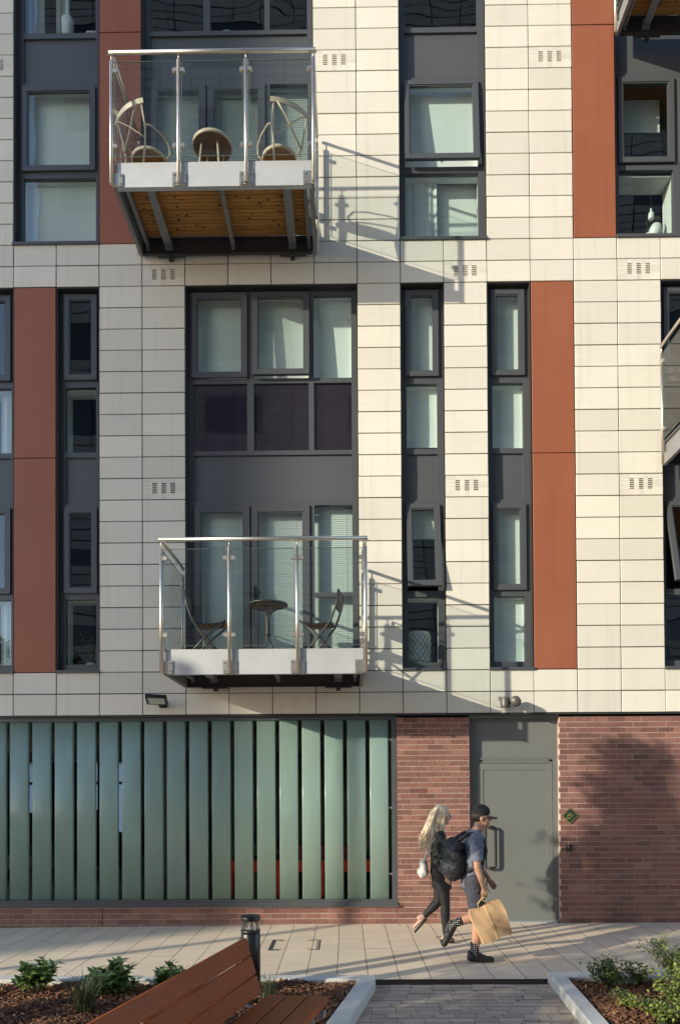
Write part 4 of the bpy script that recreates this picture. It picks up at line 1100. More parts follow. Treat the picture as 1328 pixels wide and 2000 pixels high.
def rose(label, loc, n, rad, hgt, seed, L=.036, m='leaf2', young=.25, arch=()):
    rnd = random.Random(seed); t = thing('rose_bush', label, 'shrub', loc, 0, 'small-leaved bushes in the right bed')
    st_ = MB(); mb = MB()
    stems = [(rnd.uniform(0, 2 * PI), rad * rnd.uniform(.2, 1), hgt * rnd.uniform(.45, 1)) for k in range(n)]
    tips = [Vector((q * math.cos(a), q * math.sin(a), h)) for a, q, h in stems] + [Vector(p) for p in arch]
    for i_, tip in enumerate(tips):
        mid = tip * .5 + Vector((0, 0, .12 * tip.z + .02)) ; st_.tube([(0, 0, -.02), mid, tip], .003, 4)
        mm = 1 if rnd.random() < young else 0
        nl = 26 if i_ < n else 60
        for i in range(nl):
            f = rnd.uniform(.4, 1.02) if i_ < n else rnd.uniform(.62, 1.05); p = mid.lerp(tip, (f - .5) * 2) if f > .5 else Vector((0, 0, -.02)).lerp(mid, f * 2)
            an = rnd.uniform(0, 2 * PI); off = Vector((rnd.gauss(0, .03), rnd.gauss(0, .03), rnd.gauss(0, .025)))
            mb.leaf(p + off, (math.cos(an), math.sin(an), rnd.uniform(-.5, .7)), (rnd.gauss(0, .3), rnd.gauss(0, .3), 1), L * rnd.uniform(.7, 1.3), L * .62, mm)
    st_.build('stem', M['stem'], t); mb.build('foliage', [M[m], M['leaf3']], t, fix=False)
rose('low dark bush at the corner of the right bed nearest the walkway', (6.98, -3.36, .05), 34, .22, .26, 31, young=.12)
rose('taller dark bush with an arching spray at the right edge', (7.62, -3.30, .05), 40, .22, .36, 32, young=.2, arch=[(-.30, .0, .36), (-.24, -.03, .42), (-.14, -.02, .44)])
rose('sprawling lime green bush in the lower right corner', (7.36, -4.16, .05), 62, .36, .34, 33, young=.7)
rose('small lime green seedling in the middle of the right mulch', (6.86, -4.05, .05), 9, .12, .17, 34, young=.9)
rose('low lime green bush nearest the bottom edge of the right bed', (7.02, -4.42, .05), 30, .24, .20, 37, young=.7)
rose('thin dark bush between the corner bush and the arching bush', (7.28, -3.30, .05), 13, .16, .20, 35, young=.3)
rose('bright green bush in front of the arching bush at the right edge', (7.68, -3.70, .05), 60, .30, .40, 36, young=.6)

# trees, lamp post and neighbours that stand outside the picture and shade it
def tree(label, loc, hgt, crown, nl, seed, low=.3, lf=.14):
    rnd = random.Random(seed); t = thing('street_tree', label, 'tree', loc, 0, 'trees on the plaza')
    tk = MB(); tk.tube([(0,0,-.1), (.03,.02,hgt*.3), (-.02,.03,hgt*.6), (.02,0,hgt*.95)], [.10,.08,.05,.012], 8)
    mb = MB(); ends = []
    for k in range(30):
        f = low + (.98 - low) * (k + rnd.random()) / 30; a = k * 2.4 + rnd.uniform(-.4, .4)
        rr = crown * (1 - ((f - low) / (1 - low)) * .93) * rnd.uniform(.35, 1.3)
        p0 = Vector((0, 0, hgt * f)); p1 = p0 + Vector((math.cos(a) * rr, math.sin(a) * rr, rr * rnd.uniform(.1, .5)))
        tk.tube([p0, (p0 + p1) / 2 + Vector((0, 0, -.05)), p1], [.025, .016, .006], 5); ends.append((p0, p1, rr))
    for i in range(nl):
        p0, p1, rr = rnd.choice(ends); f = rnd.uniform(.35, 1.1)
        p = p0.lerp(p1, f) + Vector((rnd.gauss(0, .11), rnd.gauss(0, .11), rnd.gauss(0, .10)))
        an = rnd.uniform(0, 2 * PI); mb.leaf(p, (math.cos(an), math.sin(an), rnd.uniform(-.8, .4)), (rnd.gauss(0, .5), rnd.gauss(0, .5), 1), rnd.uniform(.8, 1.3) * lf, rnd.uniform(.5, .8) * lf)
    tk.build('trunk', M['bark'], t); mb.build('crown', M['leaf2'], t, fix=False)
tree('slim leafy tree standing in the bed to the left of the bench', (.10, -5.35, 0), 5.4, .82, 5800, 41, .53, .105)
tree('unseen small round-headed tree added to cast a dark clump beside the door', (1.05, -4.5, 0), 3.1, .36, 1700, 45, .80, .085)  # added out of view for the round shadow low beside the door
tree('bushy tree on the plaza nearest the viewpoint', (-2.6, -8.4, 0), 5.4, 1.2, 2300, 42, .34)
tree('small tree on the plaza between the other two', (-5.75, -11.2, 0), 6.4, .9, 2200, 43, .40)
lpst = thing('lamp_post', 'slim grey lamp post on the plaza left of the trees', 'lamp post', (-10.05, -9.2, 0))
mb = MB(); mb.tube([(0,0,-.1),(0,0,7.6)], [.08,.06], 12); mb.build('pole', M['galvd'], lpst)
mb = MB(); mb.lathe([(0, 7.6), (.09, 7.6), (.10, 7.75), (0, 7.8)], (0,0,0), 14); mb.build('lamp_head', M['black'], lpst)

def block(name, label, x0, x1, y0, y1, h, wx, wz, face_y):
    t = thing(name, label, 'building', ((x0+x1)/2, (y0+y1)/2, 0)); ox, oy = (x0+x1)/2, (y0+y1)/2
    mb = MB(); mb.box(x0-ox, x1-ox, y0-oy, y1-oy - .05, -.3, h); mb.build('core_wall', M['back'], t)
    pn = MB(); gl = MB(); fy = face_y - oy
    x = x0
    ci = 0
    while x < x1 - .01:
        w = min(1.2, x1 - x); z = 0.
        isw = ci % wx in (1, 2)
        while z < h - .01:
            f = (z % wz)
            if isw and .8 <= f < 2.4 - .01:
                gl.face(((x-ox+.02, fy-.03, z), (x+w-ox-.02, fy-.03, z), (x+w-ox-.02, fy-.03, z+.8), (x-ox+.02, fy-.03, z+.8)))
            else:
                pn.face(((x-ox+.022, fy, z+.022), (x+w-ox-.022, fy, z+.022), (x+w-ox-.022, fy, z+.378), (x-ox+.022, fy, z+.378)))
                pn.face(((x-ox+.022, fy, z+.422), (x+w-ox-.022, fy, z+.422), (x+w-ox-.022, fy, z+.778), (x-ox+.022, fy, z+.778)))
            z += .8
        x += w; ci += 1
    pn.build('cladding', M['opp'], t, fix=False); gl.build('window', M['opaque'], t, fix=False)
block('opposite_building', 'dark clad apartment block facing the cream building across the plaza', -8.4, 36, -32, -20, 39.2, 5, 3.2, -20)
block('tower_block', 'tall dark tower beyond the plaza whose shadow falls on the left of the cream facade', -84, -53.9, -36, -30, 46.4, 5, 3.2, -30)

# ================================================================== PEOPLE
from mathutils import noise as mnoise
def blob(name, items, mats, voxel=.008, smooth=4, cuts=(), parent=None, loc=None, paint=None, wr=0.):
    """tapered capsules ('c', p0, r0, p1, r1) and ellipsoids ('e', c, (rx,ry,rz)[, euler]) fused into one continuous surface"""
    bm = bmesh.new()
    def ell(c, r, eu=(0,0,0)):
        Mx = Matrix.Translation(c) @ Matrix.Rotation(eu[2], 4, 'Z') @ Matrix.Rotation(eu[1], 4, 'Y') @ Matrix.Rotation(eu[0], 4, 'X') @ Matrix.Diagonal((*r, 1))
        bmesh.ops.create_uvsphere(bm, u_segments=20, v_segments=14, radius=1, matrix=Mx)
    for it in items:
        if it[0] == 'e': ell(it[1], it[2], it[3] if len(it) > 3 else (0,0,0))
        else:
            p0, r0, p1, r1 = Vector(it[1]), it[2], Vector(it[3]), it[4]
            ax = p1 - p0; Lg = ax.length; q = ax.to_track_quat('Z', 'Y').to_matrix().to_4x4()
            vs = []; n = 14; rings = []
            prof = [(r0 * math.sin(t), -r0 * math.cos(t)) for t in [PI/2*i/5 for i in range(1, 6)]] + [(r1 * math.cos(t), Lg + r1 * math.sin(t)) for t in [PI/2*i/5 for i in range(0, 5)]]
            Mx = Matrix.Translation(p0) @ q
            a = bm.verts.new(Mx @ Vector((0, 0, -r0))); z = bm.verts.new(Mx @ Vector((0, 0, Lg + r1)))
            for rr, zz in prof: rings.append([bm.verts.new(Mx @ Vector((rr * math.cos(2*PI*k/n), rr * math.sin(2*PI*k/n), zz))) for k in range(n)])
            for k in range(n):
                k2 = (k + 1) % n
                bm.faces.new((a, rings[0][k2], rings[0][k])); bm.faces.new((z, rings[-1][k], rings[-1][k2]))
                for i in range(len(rings) - 1): bm.faces.new((rings[i][k], rings[i][k2], rings[i+1][k2], rings[i+1][k]))
    me = bpy.data.meshes.new(name); bm.to_mesh(me); bm.free()
    o = bpy.data.objects.new(name, me); COL.objects.link(o)
    md = o.modifiers.new('fuse', 'REMESH'); md.mode = 'VOXEL'; md.voxel_size = voxel
    ms = o.modifiers.new('soft', 'SMOOTH'); ms.iterations = smooth; ms.factor = .5
    dg = bpy.context.evaluated_depsgraph_get(); dg.update()
    m2 = bpy.data.meshes.new_from_object(o.evaluated_get(dg)); o.modifiers.clear(); o.data = m2
    bm = bmesh.new(); bm.from_mesh(m2)
    if wr:
        bm.normal_update()
        for v in bm.verts:
            p = v.co; k = mnoise.noise(Vector((p.x * 9, p.y * 9, p.z * 17 + p.x * 8))) + .6 * mnoise.noise(Vector((p.x * 22, p.y * 20, p.z * 30 - p.x * 16)))
            v.co = p + v.normal * wr * k
    for co, no in cuts:   # cut the hem and drop what lies beyond it
        bmesh.ops.bisect_plane(bm, geom=bm.verts[:] + bm.edges[:] + bm.faces[:], plane_co=co, plane_no=no, clear_outer=True)
    for f in bm.faces: f.smooth = True
    if paint:
        for f in bm.faces: f.material_index = paint(f.calc_center_median())
    bm.to_mesh(m2); bm.free()
    m2.materials.clear()
    for q in (mats if isinstance(mats, (list, tuple)) else [mats]): m2.materials.append(q)
    if parent: o.parent = parent
    if loc: o.location = loc
    return o
def hand(items, wrist, dirv, palm_n, r=1., curl=.5):
    """palm, four unequal curled fingers and a thumb from the side of the palm"""
    w = Vector(wrist); d = Vector(dirv).normalized(); n = Vector(palm_n).normalized(); s_ = d.cross(n).normalized()
    for k in (-1, -.33, .33, 1): items.append(('c', w + d * .01 * r, .015 * r, w + d * .078 * r + s_ * k * .026 * r, .0115 * r))
    for k, Lf in ((-1, .058), (-.33, .073), (.33, .080), (1, .070)):
        p = w + d * .082 * r + s_ * k * .028 * r; dd = d.copy(); rr = .0088 * r
        for seg, f in enumerate((.45, .32, .23)):
            dd = (dd + n * curl * (1. + .3 * seg)).normalized(); p2 = p + dd * Lf * f * r
            items.append(('c', p, rr, p2, rr * .9)); p = p2; rr *= .9
    p = w + d * .025 * r + s_ * .028 * r; p2 = p + (d * .6 + s_ * .75 + n * .3).normalized() * .04 * r; p3 = p2 + (d * .9 + s_ * .2 + n * .5).normalized() * .032 * r
    items += [('c', p, .013 * r, p2, .0105 * r), ('c', p2, .0105 * r, p3, .009 * r)]
def head(items, c, s=1., pitch=0.):
    """skull, jaw, nose, brow, lips and ears; faces +X"""
    c = Vector(c)
    def q(x, y, z): return c + Vector((x * math.cos(pitch) + z * math.sin(pitch), y, -x * math.sin(pitch) + z * math.cos(pitch))) * s
    items += [('e', q(-.012, 0, .03), (.098*s, .076*s, .098*s)), ('e', q(.03, 0, -.03), (.066*s, .060*s, .085*s)), ('c', q(.055, 0, -.085), .030*s, q(.072, 0, -.100), .020*s),
              ('c', q(.086, 0, .03), .012*s, q(.114, 0, -.018), .0125*s), ('c', q(.074, -.03, .045), .014*s, q(.074, .03, .045), .014*s), ('c', q(.088, -.018, -.055), .009*s, q(.088, .018, -.055), .009*s),
              ('c', q(.086, -.014, -.068), .009*s, q(.086, .014, -.068), .009*s)]
    for sg in (-1, 1): items.append(('e', q(-.012, sg * .076, -.01), (.022*s, .010*s, .034*s)))
    return q
# ---- the man with the paper bag
man_loc = (6.02, -2.09, gz(6.02))
it = []
hq = head(it, (.055, -.005, 1.548), .95, R(6))
it += [('c', (.005, 0, 1.38), .062, (.035, 0, 1.49), .056), ('e', (-.035, 0, 1.25), (.105, .155, .155)), ('e', (-.045, 0, 1.05), (.10, .14, .16)), ('e', (-.055, 0, .90), (.108, .155, .12)),
       ('c', (-.02, -.165, 1.335), .056, (-.02, .165, 1.335), .056), ('c', (-.03, 0, 1.36), .07, (.0, 0, 1.40), .06)]
shR, elR, wrR = Vector((-.035, -.185, 1.325)), Vector((-.035, -.225, 1.035)), Vector((.028, -.215, .83))
shL, elL, wrL = Vector((-.025, .185, 1.325)), Vector((.03, .225, 1.05)), Vector((.16, .20, .87))
for a, b_, c in ((shR, elR, wrR), (shL, elL, wrL)): it += [('c', a, .052, b_, .040), ('c', b_, .041, c, .027)]
hand(it, wrR, (.12, .02, -1), (0, 1, 0), .98, .62); hand(it, wrL, (.5, 0, -.8), (0, -1, 0), .98, .35)
hipR, knR, anR = Vector((-.05, -.095, .86)), Vector((-.012, -.105, .48)), Vector((-.045, -.10, .085))
hipL, knL, anL = Vector((-.05, .095, .86)), Vector((.05, .10, .475)), Vector((-.27, .105, .365))
for a, b_, c in ((hipR, knR, anR), (hipL, knL, anL)):
    m_ = b_.lerp(c, .3) ; it += [('c', a, .085, b_, .056), ('c', b_, .055, m_, .055), ('c', m_, .056, c, .035)]
it += [('c', anR + Vector((-.03, 0, -.035)), .035, anR + Vector((.15, -.005, -.055)), .028), ('c', anL + Vector((.02, 0, -.03)), .035, anL + Vector((-.07, 0, -.20)), .028)]
man = blob('person', it, M['skin'], .0065, 3, loc=man_loc)
tag(man, 'person in a black cap, blue grey t-shirt and dark shorts walking past the grey door', 'person')
for sg in (-1, 1):
    mb = MB(); e = hq(.078, sg * .034, .018); mb.lathe([(0, -.011), (.008, -.007), (.011, 0), (.008, .007), (0, .011)], e, 10); mb.build('eye', M['ceramic'], man)
it = [('e', (-.035, 0, 1.25), (.125, .178, .165)), ('e', (-.045, 0, 1.05), (.122, .165, .19)), ('e', (-.052, 0, .88), (.128, .175, .16)), ('c', (-.02, -.165, 1.335), .070, (-.02, .165, 1.335), .070), ('c', (-.03, 0, 1.36), .09, (-.01, 0, 1.395), .078)]
for a, b_ in ((shR, elR), (shL, elL)): it.append(('c', a, .072, a.lerp(b_, 1.25), .066))
def tee_cut(o):
    bm = bmesh.new(); bm.from_mesh(o.data)
    kill = [f for f in bm.faces if (lambda c: (abs(c.y) > .165 and c.z < 1.10) or c.z < .79 or (c.z > 1.418))(f.calc_center_median())]
    bmesh.ops.delete(bm, geom=kill, context='FACES'); bm.to_mesh(o.data); bm.free()
t_ = blob('t_shirt', it, M['tee'], .008, 5, parent=man, wr=.011); tee_cut(t_)
it = [('e', (-.055, 0, .88), (.122, .172, .13))]
for a, b_ in ((hipR, knR), (hipL, knL)): it.append(('c', a, .108, a.lerp(b_, .98), .086))
def below(o, fn):
    bm = bmesh.new(); bm.from_mesh(o.data)
    bmesh.ops.delete(bm, geom=[f for f in bm.faces if fn(f.calc_center_median())], context='FACES'); bm.to_mesh(o.data); bm.free()
s_ = blob('shorts', it, M['shorts'], .008, 4, parent=man, wr=.010); below(s_, lambda c: c.z < .535 or c.z > .97)
# cap: crown, peak, and short dark hair under it
it = [('e', hq(-.016, 0, .066), (.102, .084, .082))]
cp_ = blob('cap', it, M['cap'], .006, 2, parent=man); below(cp_, lambda c: c.z < 1.566)
mb = MB()
n = 14
def pk(a, f):
    w = math.sin(a); x = .06 + f * (.125 - .035 * w * w); return hq(x, w * .078 * (1 - .12 * f), .030 - .012 * f - .018 * w * w)
for i in range(n):
    a, c = -PI/2 + PI * i / n, -PI/2 + PI * (i + 1) / n
    for f0, f1 in ((0, .5), (.5, 1)):
        mb.face((pk(a, f0), pk(a, f1), pk(c, f1), pk(c, f0)), 0, True)
        d = Vector((0, 0, -.005)); mb.face((pk(a, f0) + d, pk(c, f0) + d, pk(c, f1) + d, pk(a, f1) + d), 0, True)
    mb.face((pk(a, 1), pk(c, 1), pk(c, 1) + Vector((0,0,-.005)), pk(a, 1) + Vector((0,0,-.005))))
mb.build('cap_peak', M['cap'], man)
hr = blob('hair', [('e', hq(-.024, 0, .025), (.095, .080, .085))], M['hairdark'], .006, 2, parent=man); below(hr, lambda c: c.z > 1.585 or c.x > .058 + (1.60 - c.z) * -.25 or c.z < 1.50)
# socks and trainers
for an, up_, toe in ((anR, Vector((-.004, 0, .14)), Vector((.15, -.005, -.055))), (anL, (knL - anL).normalized() * .14, Vector((-.07, 0, -.20)))):
    sk = blob('sock', [('c', an + up_, .049, an, .043), ('c', an, .043, an + toe * .3, .04)], M['polka'], .006, 2, cuts=[(an + up_ * .93, up_)], parent=man)
    heel = an + (Vector((-.045, 0, -.045)) if an is anR else Vector((.035, 0, -.025)))
    fw = (an + toe - heel).normalized(); up2 = Vector((0,0,1)) if an is anR else Vector((-.9, 0, .42))
    blob('shoe', [('c', heel + up2 * .012, .043, heel + fw * .12 + up2 * .012, .046), ('c', heel + fw * .12 + up2 * .004, .044, heel + fw * .215 + up2 * .0, .036), ('c', heel + up2 * .055, .038, heel + fw * .07 + up2 * .04, .040)], M['rubber'], .006, 3,
         cuts=[((an.x, an.y, .0 if an is anR else -1), (0, 0, -1))], parent=man)
    if an is anR:
        mb = MB()
        for i in range(10): 
            x = heel.x - .03 + .027 * i; mb.box(x, x + .012, an.y - .049 + (.004 if i > 6 else 0), an.y - .044, .006, .013)
        mb.build('sole_stud', M['galvd'], man)
# backpack (worn, but lifts away)
bpk = thing('backpack', 'black backpack hanging from the shoulder of the person in the cap', 'backpack', (man_loc[0] - .245, man_loc[1] - .03, man_loc[2] + 1.11))
blob('pack_body', [('e', (0, 0, .0), (.115, .165, .235), (0, R(-8), 0)), ('e', (-.01, 0, -.10), (.125, .168, .15)), ('c', (.02, -.09, .13), .07, (.02, .09, .13), .07), ('e', (-.08, 0, -.09), (.075, .13, .11))], M['pack'], .008, 3, parent=bpk, wr=.012)
mb = MB()
for y in (-.115, .125): mb.tube([(.03, y, .20), (.12, y, .262), (.21, y, .272), (.285, y * .95, .22), (.315, y, .08), (.27, y, -.05), (.12, y, -.13)], .014, 8, flat=1.8)
mb.build('strap', M['pack'], bpk)
mb = MB(); mb.tube([(-.14, -.10, -.03), (-.162, 0, -.02), (-.14, .10, -.03)], .004, 5); mb.build('zip', M['galvd'], bpk)
# brown paper bag swinging from his right hand
bg = thing('paper_bag', 'brown paper carrier bag with dark print in the hand of the person wearing a cap', 'bag', (man_loc[0] + .045, man_loc[1] - .20, man_loc[2] + .735))
Mb = Matrix.Translation((-.01, 0, -.10)) @ Matrix.Rotation(R(-21), 4, 'Y') @ Matrix.Rotation(R(4), 4, 'Z')
w2, d2, hh = .172, .07, .375
rnd = random.Random(5)
def bp(u, v_, s_):   # u across -1..1, v down 0..1
    x = u * (w2 + .012 * math.sin(v_ * 5)); bulge = d2 * (.35 + .65 * min(1, v_ * 1.6)) + .004 * math.sin(u * 4 + v_ * 5) + .0025 * math.sin(u * 9 - v_ * 7) + (.006 if abs(u) < .06 else 0)
    return Mb @ Vector((x, s_ * bulge, -v_ * hh + .006 * math.sin(u * 5)))
mb = MB(); nu, nv = 14, 14
for sg in (-1, 1):
    for i in range(nu):
        for j in range(nv):
            a, c = -1 + 2 * i / nu, -1 + 2 * (i + 1) / nu; e, f = j / nv, (j + 1) / nv
            mb.face((bp(a, e, sg), bp(c, e, sg), bp(c, f, sg), bp(a, f, sg)), 0, True)
for u in (-1, 1):
    for j in range(nv):
        e, f = j / nv, (j + 1) / nv
        def cr(v_): return Mb @ Vector((u * (w2 - .035 * (1 - v_)), 0, -v_ * hh))
        mb.face((bp(u, e, -1), cr(e), cr(f), bp(u, f, -1))); mb.face((cr(e), bp(u, e, 1), bp(u, f, 1), cr(f)))
for i in range(nu):
    a, c = -1 + 2 * i / nu, -1 + 2 * (i + 1) / nu; mb.face((bp(a, 1, -1), bp(c, 1, -1), bp(c, 1, 1), bp(a, 1, 1)))
mb.build('bag_body', M['kraft'], bg, fix=False)
for sg in (-1, 1):
    mb = MB(); mb.tube([bp(-.45, .06, sg) , Mb @ Vector((-.06, sg * .012, .03)), Vector((-.005, sg * .006, .005)), Vector((.012, -sg * .0, .004)), Mb @ Vector((.0, sg * .012, .05)), bp(.35, .06, sg)], .005, 6); mb.build('handle', M['kraft'], bg)
mb = MB()
for (u, v0, du, dv) in ((-.15, .58, .10, .015), (-.02, .60, .12, .02), (-.18, .64, .16, .018), (.02, .67, .14, .016), (-.12, .71, .10, .014), (.22, .50, .10, .015), (.36, .53, .12, .016), (.25, .57, .2, .014)):
    o_ = Vector((0, -.0025, 0)); q = [bp(u, v0, -1) + o_, bp(u + du, v0, -1) + o_, bp(u + du, v0 + dv, -1) + o_, bp(u, v0 + dv, -1) + o_]; mb.face(q)
mb.build('print', M['ink'], bg, fix=False)

# ---- the woman
wl = (5.775, -1.15, gz(5.775))
it = []
hq = head(it, (.0, 0, 1.535), .93, R(4))
it += [('c', (-.03, 0, 1.36), .05, (-.015, 0, 1.46), .047), ('e', (-.055, 0, 1.22), (.092, .135, .14)), ('e', (-.045, 0, 1.03), (.082, .115, .15)), ('e', (-.03, 0, .87), (.105, .150, .12)), ('c', (-.045, -.14, 1.305), .046, (-.045, .14, 1.305), .046)]
shR, elR, wrR = Vector((-.05, -.155, 1.295)), Vector((-.10, -.185, 1.03)), Vector((.01, -.17, .83)); shL, elL, wrL = Vector((-.05, .155, 1.295)), Vector((-.06, .19, 1.03)), Vector((.10, .17, .88))
for a, b_, c in ((shR, elR, wrR), (shL, elL, wrL)): it += [('c', a, .042, b_, .034), ('c', b_, .034, c, .023)]
hand(it, wrR, (.3, .02, -1), (0, 1, 0), .9, .3); hand(it, wrL, (.4, 0, -.9), (0, -1, 0), .9, .3)
hipR, knR, anR = Vector((-.02, -.08, .84)), Vector((.018, -.065, .46)), Vector((.022, -.06, .105)); hipL, knL, anL = Vector((-.02, .08, .84)), Vector((-.045, .075, .48)), Vector((-.22, .08, .30))
for a, b_, c in ((hipR, knR, anR), (hipL, knL, anL)):
    m_ = b_.lerp(c, .3); it += [('c', a, .085, b_, .052), ('c', b_, .051, m_, .052), ('c', m_, .052, c, .031)]
it += [('c', anR + Vector((-.03, 0, -.05)), .028, anR + Vector((.06, 0, -.075)), .026), ('c', anR + Vector((.06, 0, -.075)), .026, anR + Vector((.115, -.005, -.088)), .018),
       ('c', anL, .03, anL + Vector((-.06, 0, -.02)), .03), ('c', anL + Vector((-.02, 0, -.03)), .027, anL + Vector((-.12, 0, -.13)), .02)]
for k in range(5): it.append(('c', anR + Vector((.11, -.022 + .011 * k, -.09)), .0085, anR + Vector((.138 - .004 * k, -.026 + .012 * k, -.094)), .007))
wom = blob('person', it, M['skin2'], .0065, 3, loc=wl)
tag(wom, 'person with long blonde hair and black leggings walking past the brick pier', 'person')
for sg in (-1, 1):
    mb = MB(); e = hq(.078, sg * .032, .018); mb.lathe([(0, -.010), (.007, -.006), (.010, 0), (.007, .006), (0, .010)], e, 10); mb.build('eye', M['ceramic'], wom)
it = [('e', (-.055, 0, 1.22), (.110, .155, .15)), ('e', (-.047, 0, 1.05), (.105, .140, .17)), ('c', (-.045, -.14, 1.305), .060, (-.045, .14, 1.305), .060), ('e', (-.035, 0, .95), (.115, .155, .10))]
for a, b_, c in ((shR, elR, wrR), (shL, elL, wrL)): it += [('c', a, .058, b_, .050), ('c', b_, .050, b_.lerp(c, .7), .042)]
tp = blob('top', it, M['camo'], .008, 4, parent=wom, wr=.010); below(tp, lambda c: c.z > 1.36 or (c.z < .90 and abs(c.y) < .16) or c.z < .86)
it = [('e', (-.03, 0, .86), (.125, .170, .13)), ('c', hipR, .105, hipR.lerp(knR, .48), .098), ('c', hipL, .105, hipL.lerp(knL, .48), .098), ('e', (-.02, 0, .72), (.12, .165, .10))]
sk = blob('skirt', it, M['leggings'], .008, 5, parent=wom); below(sk, lambda c: c.z < .655 or c.z > .945)
it = []
for a, b_, c in ((hipR, knR, anR), (hipL, knL, anL)):
    m_ = b_.lerp(c, .3); e_ = b_.lerp(c, .95); it += [('c', a, .091, b_, .058), ('c', b_, .057, m_, .058), ('c', m_, .058, e_, .037)]
lg = blob('leggings', it, M['leggings'], .007, 3, parent=wom)
# hair: a full crown falling in strands down the back
it = [('e', hq(-.025, 0, .045), (.103, .092, .094)), ('e', (-.085, 0, 1.50), (.085, .105, .12)), ('e', (-.115, 0, 1.37), (.085, .125, .15)), ('e', (-.145, 0, 1.25), (.075, .125, .11)), ('e', (-.03, -.08, 1.44), (.055, .035, .13)), ('e', (-.03, .08, 1.44), (.055, .035, .13))]
rnd = random.Random(9)
for k in range(26):
    y = rnd.uniform(-.135, .135); x0 = -.09 - .05 * (1 - (y / .15) ** 2); p = Vector((x0 + .02, y * .6, 1.58)); zt = rnd.uniform(1.13, 1.26)
    q1 = Vector((x0 - rnd.uniform(.02, .05), y, 1.42)); q2 = Vector((x0 - rnd.uniform(.02, .07), y * 1.08, 1.30)); q3 = Vector((x0 - rnd.uniform(.03, .12), y * 1.1, zt))
    it += [('c', p, .02, q1, .022), ('c', q1, .022, q2, .021), ('c', q2, .021, q3, .008)]
for k in range(8):
    y = -.088 + rnd.uniform(-.012, .012); x = rnd.uniform(-.09, .03); it += [('c', (x * .6, y * .8, 1.58), .016, (x, y, 1.44), .019), ('c', (x, y, 1.44), .019, (x + rnd.uniform(-.03, .03), y - .035, rnd.uniform(1.22, 1.30)), .007)]
hr = blob('hair', it, M['hair'], .0065, 1, parent=wom); below(hr, lambda c: c.x > .072 and c.z < 1.60)
mb = MB(); rnd = random.Random(19)
for k in range(230):
    y = rnd.uniform(-.15, .15); x0 = -.10 - .055 * (1 - (y / .16) ** 2); zt = rnd.uniform(1.10, 1.30); fl_ = rnd.uniform(.0, .05)
    if rnd.random() < .35: y = -.10 + rnd.gauss(0, .01); x0 = rnd.uniform(-.10, .035)
    p = [Vector((x0 * .55, y * .55, 1.615 + rnd.uniform(-.01, .015))), Vector((x0 - .01, y * .9, 1.53)), Vector((x0 - .03 - fl_ * .5, y * 1.02, 1.42)), Vector((x0 - .045 - fl_ + .012 * math.sin(k), y * 1.1, 1.31)), Vector((x0 - .06 - fl_ * 1.6 + .02 * math.sin(k * 1.7), y * 1.15, zt))]
    mb.tube(p, [.004, .0055, .0055, .005, .0015], 4, cap=False)
mb.build('hair_strands', M['hair'], hr)
# sandal: sole, heel block, straps
mb = MB(); an = anR
mb.box(an.x - .062, an.x - .012, an.y - .03, an.y + .03, .0, .042); mb.box(an.x - .06, an.x + .06, an.y - .032, an.y + .032, .018, .028, 0, Matrix.Translation((0,0,0)) )
mb.box(an.x + .04, an.x + .142, an.y - .042, an.y + .04, .0, .012)
mb.tube([(an.x - .012, an.y - .04, .105), (an.x + .03, an.y - .044, .062), (an.x + .075, an.y - .046, .02)], .009, 6, flat=.5); mb.tube([(an.x - .04, an.y - .036, .058), (an.x + .01, an.y - .044, .082), (an.x + .055, an.y - .01, .088), (an.x + .04, an.y + .035, .07)], .009, 6, flat=.6)
mb.tube([(an.x + .06, an.y - .042, .012), (an.x + .085, an.y - .03, .05), (an.x + .09, an.y, .056), (an.x + .085, an.y + .03, .05)], .01, 6, flat=.6)
mb.build('sandal', M['rubber'], wom)
mb = MB(); a2 = anL + Vector((-.03, 0, -.05)); Mx = Matrix.Translation(anL + Vector((-.055, 0, -.06))) @ Matrix.Rotation(R(46), 4, 'Y')
mb.box(-.13, .10, -.033, .033, -.05, -.036, 0, Matrix.Translation(anL + Vector((-.065, 0, -.075))) @ Matrix.Rotation(R(-48), 4, 'Y')); mb.build('sandal', M['rubber'], wom)
hb = thing('shoulder_bag', 'white cloth bag hanging behind the person with blonde hair', 'bag', (wl[0] - .235, wl[1] - .02, wl[2] + .90))
blob('bag_body', [('e', (0, 0, 0), (.055, .10, .115)), ('e', (-.01, 0, -.05), (.065, .11, .075))], M['canvas'], .008, 3, parent=hb, wr=.012)
mb = MB(); mb.tube([(.0, -.08, .09), (.06, -.12, .28), (.17, -.15, .41), (.22, -.13, .40), (.15, .0, .30), (.03, .06, .1)], .009, 6, flat=1.6); mb.build('strap', M['canvas'], hb)

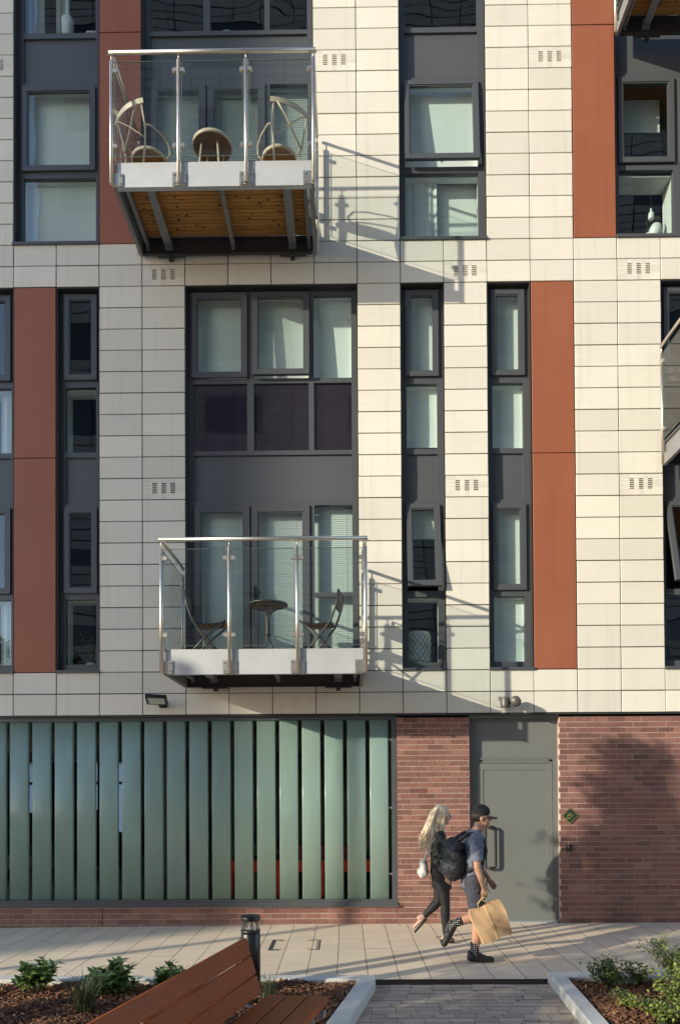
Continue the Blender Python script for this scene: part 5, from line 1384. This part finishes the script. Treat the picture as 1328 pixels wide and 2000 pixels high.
# ================================================================== CAMERA, SUN, SKY
cam = bpy.data.cameras.new('camera'); co = bpy.data.objects.new('camera', cam); COL.objects.link(co)
Rw = ((0.999931734014283, 0.010345036022199806, -0.005432084396296485), (-0.0055713350209093595, 0.013479715292844155, -0.9998936230928311), (-0.010270712598154437, 0.9998556283310722, 0.013536430748275556))
mw = Matrix.Identity(4)
for i in range(3):
    mw[i][0] = Rw[0][i]; mw[i][1] = -Rw[1][i]; mw[i][2] = -Rw[2][i]
mw.translation = Vector((4.598340856, -10.0174414, 1.8897156))
co.matrix_world = mw
cam.sensor_fit = 'HORIZONTAL'; cam.sensor_width = 36.; cam.lens = 1420. / 1328. * 36.
cam.shift_x = (664 - 660.043) / 1328.; cam.shift_y = (1518.983 - 1000.) / 1328.
cam.clip_start = .05; cam.clip_end = 2000
scene.camera = co
SD = Vector((1.59, 1., -.545)).normalized()
sun = bpy.data.lights.new('sun', 'SUN'); sun.energy = 5.; sun.angle = R(.53); sun.color = (1., .925, .74)
so = bpy.data.objects.new('sun', sun); COL.objects.link(so); so.rotation_euler = SD.to_track_quat('-Z', 'Y').to_euler(); so.location = (-30, -20, 20)
world = bpy.data.worlds.new('World'); scene.world = world; world.use_nodes = True
nt = world.node_tree; bgn = nt.nodes['Background']; sk = nt.nodes.new('ShaderNodeTexSky'); sk.sky_type = 'NISHITA'
sk.sun_disc = False; sk.sun_elevation = math.asin(-SD.z); sk.sun_rotation = math.atan2(-SD.x, -SD.y)
sk.air_density = 1.; sk.dust_density = .3; sk.ozone_density = 2.
wb = nt.nodes.new('ShaderNodeVectorMath'); wb.operation = 'MULTIPLY'; wb.inputs[1].default_value = (1.03, .98, .98)   # white balance
nt.links.new(sk.outputs[0], wb.inputs[0]); nt.links.new(wb.outputs[0], bgn.inputs[0]); bgn.inputs[1].default_value = .35
scene.view_settings.view_transform = 'Standard'; scene.view_settings.look = 'None'; scene.view_settings.exposure = 0; scene.view_settings.gamma = 1
try:
    scene.cycles.max_bounces = 10; scene.cycles.transparent_max_bounces = 16; scene.cycles.diffuse_bounces = 5; scene.cycles.glossy_bounces = 5; scene.cycles.transmission_bounces = 8
    scene.cycles.caustics_reflective = False; scene.cycles.caustics_refractive = False
    scene.cycles.use_denoising = True
except Exception: pass
